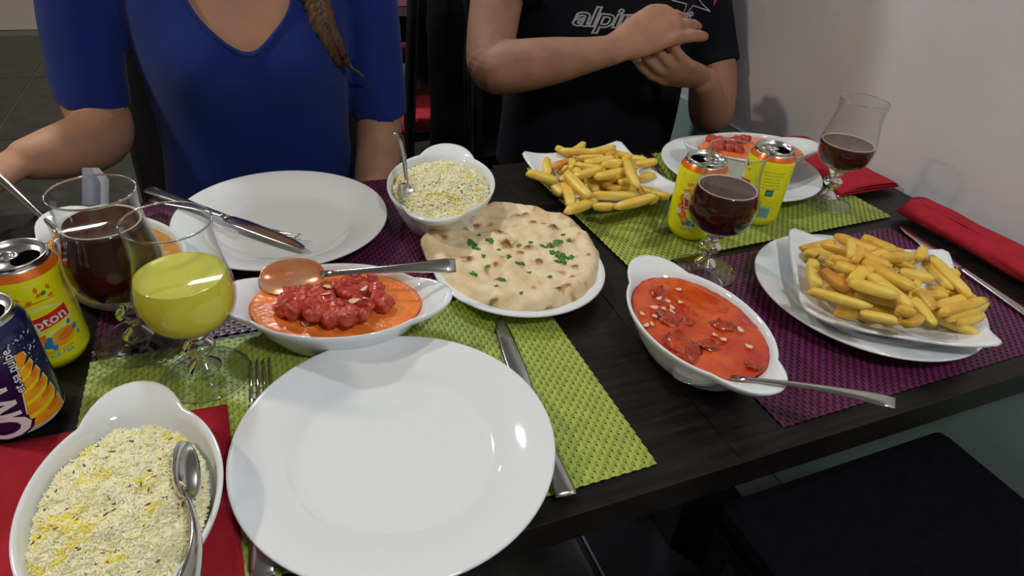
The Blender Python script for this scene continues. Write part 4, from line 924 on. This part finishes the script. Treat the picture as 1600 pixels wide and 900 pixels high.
# braid in front of the shoulder
bp = cr([(.085, 1.20, 1.25), (.105, 1.12, 1.12), (.115, 1.06, 1.03), (.124, 1.03, .962), (.136, 1.02, .93), (.148, 1.02, .90), (.158, 1.02, .882)], 6)
bp = [list(p) for p in bp]
for p in bp:
    h_ = shb.ray_cast(Vector((p[0], .8, p[2])), Vector((0, 1, 0)))
    if p[2] < 1.04 and h_[0]: p[1] = h_[0].y - .010
br = MB(); K = len(bp)
for i in range(K * 2 - 2):
    t = i / (K * 2 - 2); a0 = Vector(bp[i // 2]); a1 = Vector(bp[min(K - 1, i // 2 + 1)]); c = a0.lerp(a1, .5 * (i % 2)); r = .020 * (1 - t) ** .6 + .003
    sgn = 1 if i % 2 else -1; dr = (a1 - a0).normalized()
    V, F = lump_vf(r * .62, r * .60, r * 1.15, i, 2.0, 8); M = Matrix.Translation(c + Vector((sgn * r * .42, -.002, 0))) @ Matrix.Rotation(-sgn * .6, 4, 'Y'); br.add((V, F), 0, M)
tail = bp[-1]
for k in range(7): br.add(tube_vf([(tail[0] - .004 + k * .001, tail[1], tail[2] + .01, .0012), (tail[0] + .010 + k * .001, tail[1] - .004, tail[2] - .004 - k * .001, .001), (tail[0] + .022 + k * .0014, tail[1] - .002, tail[2] - .010 - k * .002, .0007), (tail[0] + .031 + k * .001, tail[1], tail[2] - .026 - k * .002, .0004)], n=5, k=3))
bo = br.build('braid', M_hair, W_); bo.data.transform(Matrix.Translation(-OFF))
def legs(parent, cx, y0, OFFv, m, w_=.09, shoe=True):
    mb = MB()
    mb.add(torso_vf([(.46, cx, y0, .17, .13, .12), (.52, cx, y0, .185, .14, .13), (.60, cx, y0 - .01, .178, .13, .125), (.67, cx, y0 - .02, .165, .12, .11)]))
    for sx in (-1, 1): mb.add(tube_vf([(cx + sx * w_, y0, .545, .080), (cx + sx * w_, y0 - .2, .545, .078), (cx + sx * w_, y0 - .42, .53, .058), (cx + sx * w_, y0 - .46, .46, .055), (cx + sx * w_, y0 - .44, .30, .052), (cx + sx * w_, y0 - .42, .09, .036)], n=18))
    o = mb.build('trousers', m, None); apply_mods(o, [('REMESH', dict(mode='VOXEL', voxel_size=.008)), ('SMOOTH', dict(factor=.5, iterations=4))]); o.data.transform(Matrix.Translation(-OFFv)); o.parent = parent
    for sx in (-1, 1):
        V, F = tube_vf([(cx + sx * w_, y0 - .36, .040, .034), (cx + sx * w_, y0 - .43, .044, .038), (cx + sx * w_, y0 - .52, .034, .040), (cx + sx * w_, y0 - .60, .026, .030)], n=16, flat=.8)
        s_ = mobj('shoe', [Vector(v) - OFFv for v in V], F, M_blackc, parent)
legs(W_, .01, 1.20, OFF, M_jean)
# ---- man in black
MN = thing('person', 'man in a black t-shirt rubbing his hands together, next to the wall', 'person', (.735, 1.3, 0)); OFM = Vector((.735, 1.3, 0))
secM = [(.47, .745, 1.29, .215, .13, .14), (.58, .745, 1.28, .215, .13, .13), (.70, .745, 1.27, .212, .13, .12), (.82, .740, 1.265, .208, .128, .12), (.92, .735, 1.27, .208, .132, .12), (1.02, .735, 1.28, .214, .128, .115), (1.09, .735, 1.29, .190, .10, .10), (1.14, .735, 1.30, .12, .07, .075), (1.17, .735, 1.305, .075, .055, .06)]
aL = [(.555, 1.29, 1.09, .052), (.51, 1.27, 1.04, .056), (.475, 1.22, .96, .051), (.446, 1.165, .890, .047), (.437, 1.125, .853, .046), (.475, 1.098, .862, .0475), (.535, 1.072, .877, .042), (.590, 1.048, .892, .032), (.632, 1.033, .904, .0265)]
aR = [(.905, 1.29, 1.09, .052), (.945, 1.27, 1.03, .056), (.965, 1.21, .92, .044), (.980, 1.15, .82, .044), (.965, 1.105, .748, .043), (.935, 1.085, .752, .043), (.895, 1.06, .795, .037), (.852, 1.03, .842, .028)]
mb = MB(); mb.add(torso_vf(secM, off=.010)); mb.add(tube_vf([(.735, 1.30, 1.10, .07), (.735, 1.295, 1.18, .058), (.735, 1.285, 1.25, .056)], n=20)); mb.add(head_vf((.735, 1.26, 1.35), .104))
mb.add(tube_vf(aL, n=22)); mb.add(tube_vf(aR, n=22))
hand(mb, (.636, 1.030, .908), (.90, -.10, .45), (-.30, -.66, .66), 1, ((.42, .22, .10), (.46, .30, .15), (.55, .38, .2), (.75, .45, .3)), sc=1.15, spread=.08, tcurl=.7, tdir=(.72, .42, .50))
hand(mb, (.848, 1.028, .846), (-.86, -.20, .20), (-.10, -.75, -.62), -1, ((.30, .35, .2), (.30, .35, .2), (.35, .4, .2), (.4, .4, .2)), sc=1.0, spread=.05, tcurl=.5, tdir=(-.4, .35, .8))
b = mb.build('body', M_skinm, None); apply_mods(b, [('REMESH', dict(mode='VOXEL', voxel_size=.0034)), ('SMOOTH', dict(factor=.5, iterations=4))]); b.data.transform(Matrix.Translation(-OFM)); b.parent = MN
mb = MB(); mb.add(torso_vf(secM[1:-1], off=-.004))
mb.add(tube_vf([(.60, 1.29, 1.11, .06), (.545, 1.285, 1.075, .078), (.515, 1.255, 1.01, .078), (.496, 1.215, .945, .074)], n=28, k=5, caps=False))
mb.add(tube_vf([(.87, 1.29, 1.11, .06), (.92, 1.285, 1.07, .074), (.955, 1.255, .98, .068), (.976, 1.19, .865, .060), (.982, 1.165, .825, .059)], n=28, k=5, caps=False))
ts = mb.build('t_shirt', M_tee, None); apply_mods(ts, [('REMESH', dict(mode='VOXEL', voxel_size=.005)), ('SMOOTH', dict(factor=.5, iterations=3))])
tb_ = BVHTree.FromPolygons([v.co.copy() for v in ts.data.vertices], [tuple(p.vertices) for p in ts.data.polygons])
def on_shirt(name, V, F, m, dy=.0008):
    VV = []
    for v in V:
        h_ = tb_.ray_cast(Vector((v[0], .9, v[1])), Vector((0, 1, 0))); y = h_[0].y if h_[0] else 1.14
        VV.append(Vector((v[0], y - dy - v[2], v[1])) - OFM)
    return mobj(name, VV, F, m, MN, smooth=False)
cu = bpy.data.curves.new('t', 'FONT'); cu.body = 'alpinestars'; cu.size = .076; cu.shear = .25; cu.fill_mode = 'NONE'; cu.bevel_depth = .0024; cu.bevel_resolution = 0; cu.space_character = .93; cu.offset = .0010
co = bpy.data.objects.new('t', cu); S.collection.objects.link(co); dg = bpy.context.evaluated_depsgraph_get(); dg.update(); me = bpy.data.meshes.new_from_object(co.evaluated_get(dg))
V = [(v.co.x * .98 + .606, v.co.y * .66 + .921 - .02 * v.co.x, v.co.z) for v in me.vertices]; F = [tuple(p.vertices) for p in me.polygons]; bpy.data.objects.remove(co)
on_shirt('printed_lettering', V, F, M_print, .0006)
star = []
for k in range(10):
    a = PI / 2 + k * PI / 5 + .25; r = (.050 if k % 2 == 0 else .018); star.append((.888 + r * 1.35 * math.cos(a), .965 + r * .75 * math.sin(a), 0))
sv, sf = [], []
for i in range(10):
    p, q = star[i], star[(i + 1) % 10]; V2, F2 = tube_vf([(*p, .0012), (*[(p[k] + q[k]) / 2 for k in range(3)], .0012), (*q, .0012)], n=5, k=1); o_ = len(sv); sv += [tuple(v) for v in V2]; sf += [tuple(x + o_ for x in f) for f in F2]
on_shirt('printed_star', sv, sf, M_print, .0006)
on_shirt('printed_triangle', [(.946, .950, 0), (.972, .985, 0), (.950, .99, 0)], [(0, 1, 2)], M_pink, .002)
ts.data.transform(Matrix.Translation(-OFM)); ts.parent = MN
face.skin = M_skinm; face(MN, (0, -.04, 1.35), .104, M_hair, False); legs(MN, .735, 1.30, OFM, M_tee)
# ------------------------------------------------------------------ chairs
def chair(label, x, y, rz, seatm, backh=.95, hw=.20, seat_z=.46, group=None, panel=(.60, .95)):
    o = thing('dining_chair', label, 'chair', (x, y, 0), rz, group)
    V, F = box_vf(-hw, hw, -.20, .20, seat_z - .045, seat_z, .018); mobj('seat', V, F, seatm, o, smooth=False)
    box('seat_frame', -hw + .005, hw - .005, -.19, .19, seat_z - .075, seat_z - .047, M_blackc, o, b=.004)
    for sx in (-1, 1):
        xs = sx * (hw - .022)
        box('leg', xs - .016, xs + .016, -.185, -.153, 0, seat_z - .076, M_blackc, o, b=.003)
        V, F = tube_vf([(xs, .19, 0, .017), (xs, .18, .25, .018), (xs, .20, .5, .019), (xs, .235, .75, .018), (xs, .26, backh, .016)], n=10); mobj('back_post', V, F, M_blackc, o)
    rows = []
    for z in np.linspace(panel[0], panel[1], 6):
        yb = .20 + (z - .5) * .12; rows.append([(xx, yb - .016 + .03 * (abs(xx) / hw) ** 2 * -1, z) for xx in np.linspace(-hw + .02, hw - .02, 9)])
    V, F = loft(rows, closed_v=False, cap=False); V = [Vector(v) for v in V]; n_ = len(V); V += [v + Vector((0, .02, 0)) for v in V]; F2 = list(F) + [tuple(n_ + i for i in f[::-1]) for f in F]
    R_, C_ = 6, 9
    for i in range(R_ - 1):
        for c0, fl_ in ((0, False), (C_ - 1, True)):
            a0, b0 = i * C_ + c0, (i + 1) * C_ + c0; F2.append((a0, b0, b0 + n_, a0 + n_))
    for j in range(C_ - 1):
        for r0 in (0, R_ - 1): a0, b0 = r0 * C_ + j, r0 * C_ + j + 1; F2.append((a0, b0, b0 + n_, a0 + n_))
    mobj('backrest', V, F2, M_blackc, o)
    return o
chair('black dining chair behind the woman in blue', .0, 1.24, 0, M_blackf, panel=(.40, .92), hw=.25)
chair('black dining chair behind the man in black', .73, 1.34, 0, M_blackf, panel=(.50, .86), hw=.21)
chair('empty dining chair with a red seat at the table behind the diners', .64, 2.12, PI + .10, M_redseat, backh=1.0, hw=.215, panel=(.56, .99))
chair('dining chair with a red seat on the far side of the table behind', .75, 2.98, .0, M_redseat, backh=.9, hw=.20)
chair('black seated chair pushed under the right table in the near right corner', .745, .185, PI, M_blackf, backh=.72, hw=.225, seat_z=.47, panel=(.50, .70))
# jacket over the man's chair
rings = []
for z in (.40, .5, .62, .74, .82, .875, .905, .915):
    ring = []; k = 1 if z < .9 else .6
    for j in range(48):
        t = 2 * PI * j / 48; c, q = math.cos(t), math.sin(t); f_ = .008 * noise.noise((c * 4, q * 3, z * 9)) * 2
        ring.append((.70 + (.275 - .10 * max(0, z - .80)) * c * (abs(c) ** -.35 if abs(c) > .02 else 1) * .93 + f_, 1.575 + (z - .5) * .12 + (.048 + f_) * q * k * (1 if z < .91 else .4), z))
    rings.append(ring)
V, F = loft(rings); jk = mobj('jacket', V, F, M_blackf); tag(jk, "black jacket hung over the back of the man's chair", 'jacket')
bt = table('background_table', 'dark table with a pink placemat in the background between the diners', -.10, WX - .01, 2.02, 2.72, TZ)
V, F = box_vf(.30, .75, 2.15, 2.45, TZ + .0005, TZ + .0025); tag(mobj('placemat', V, F, M_pu1, None, smooth=False), 'purple placemat on the background table between the diners', 'placemat')
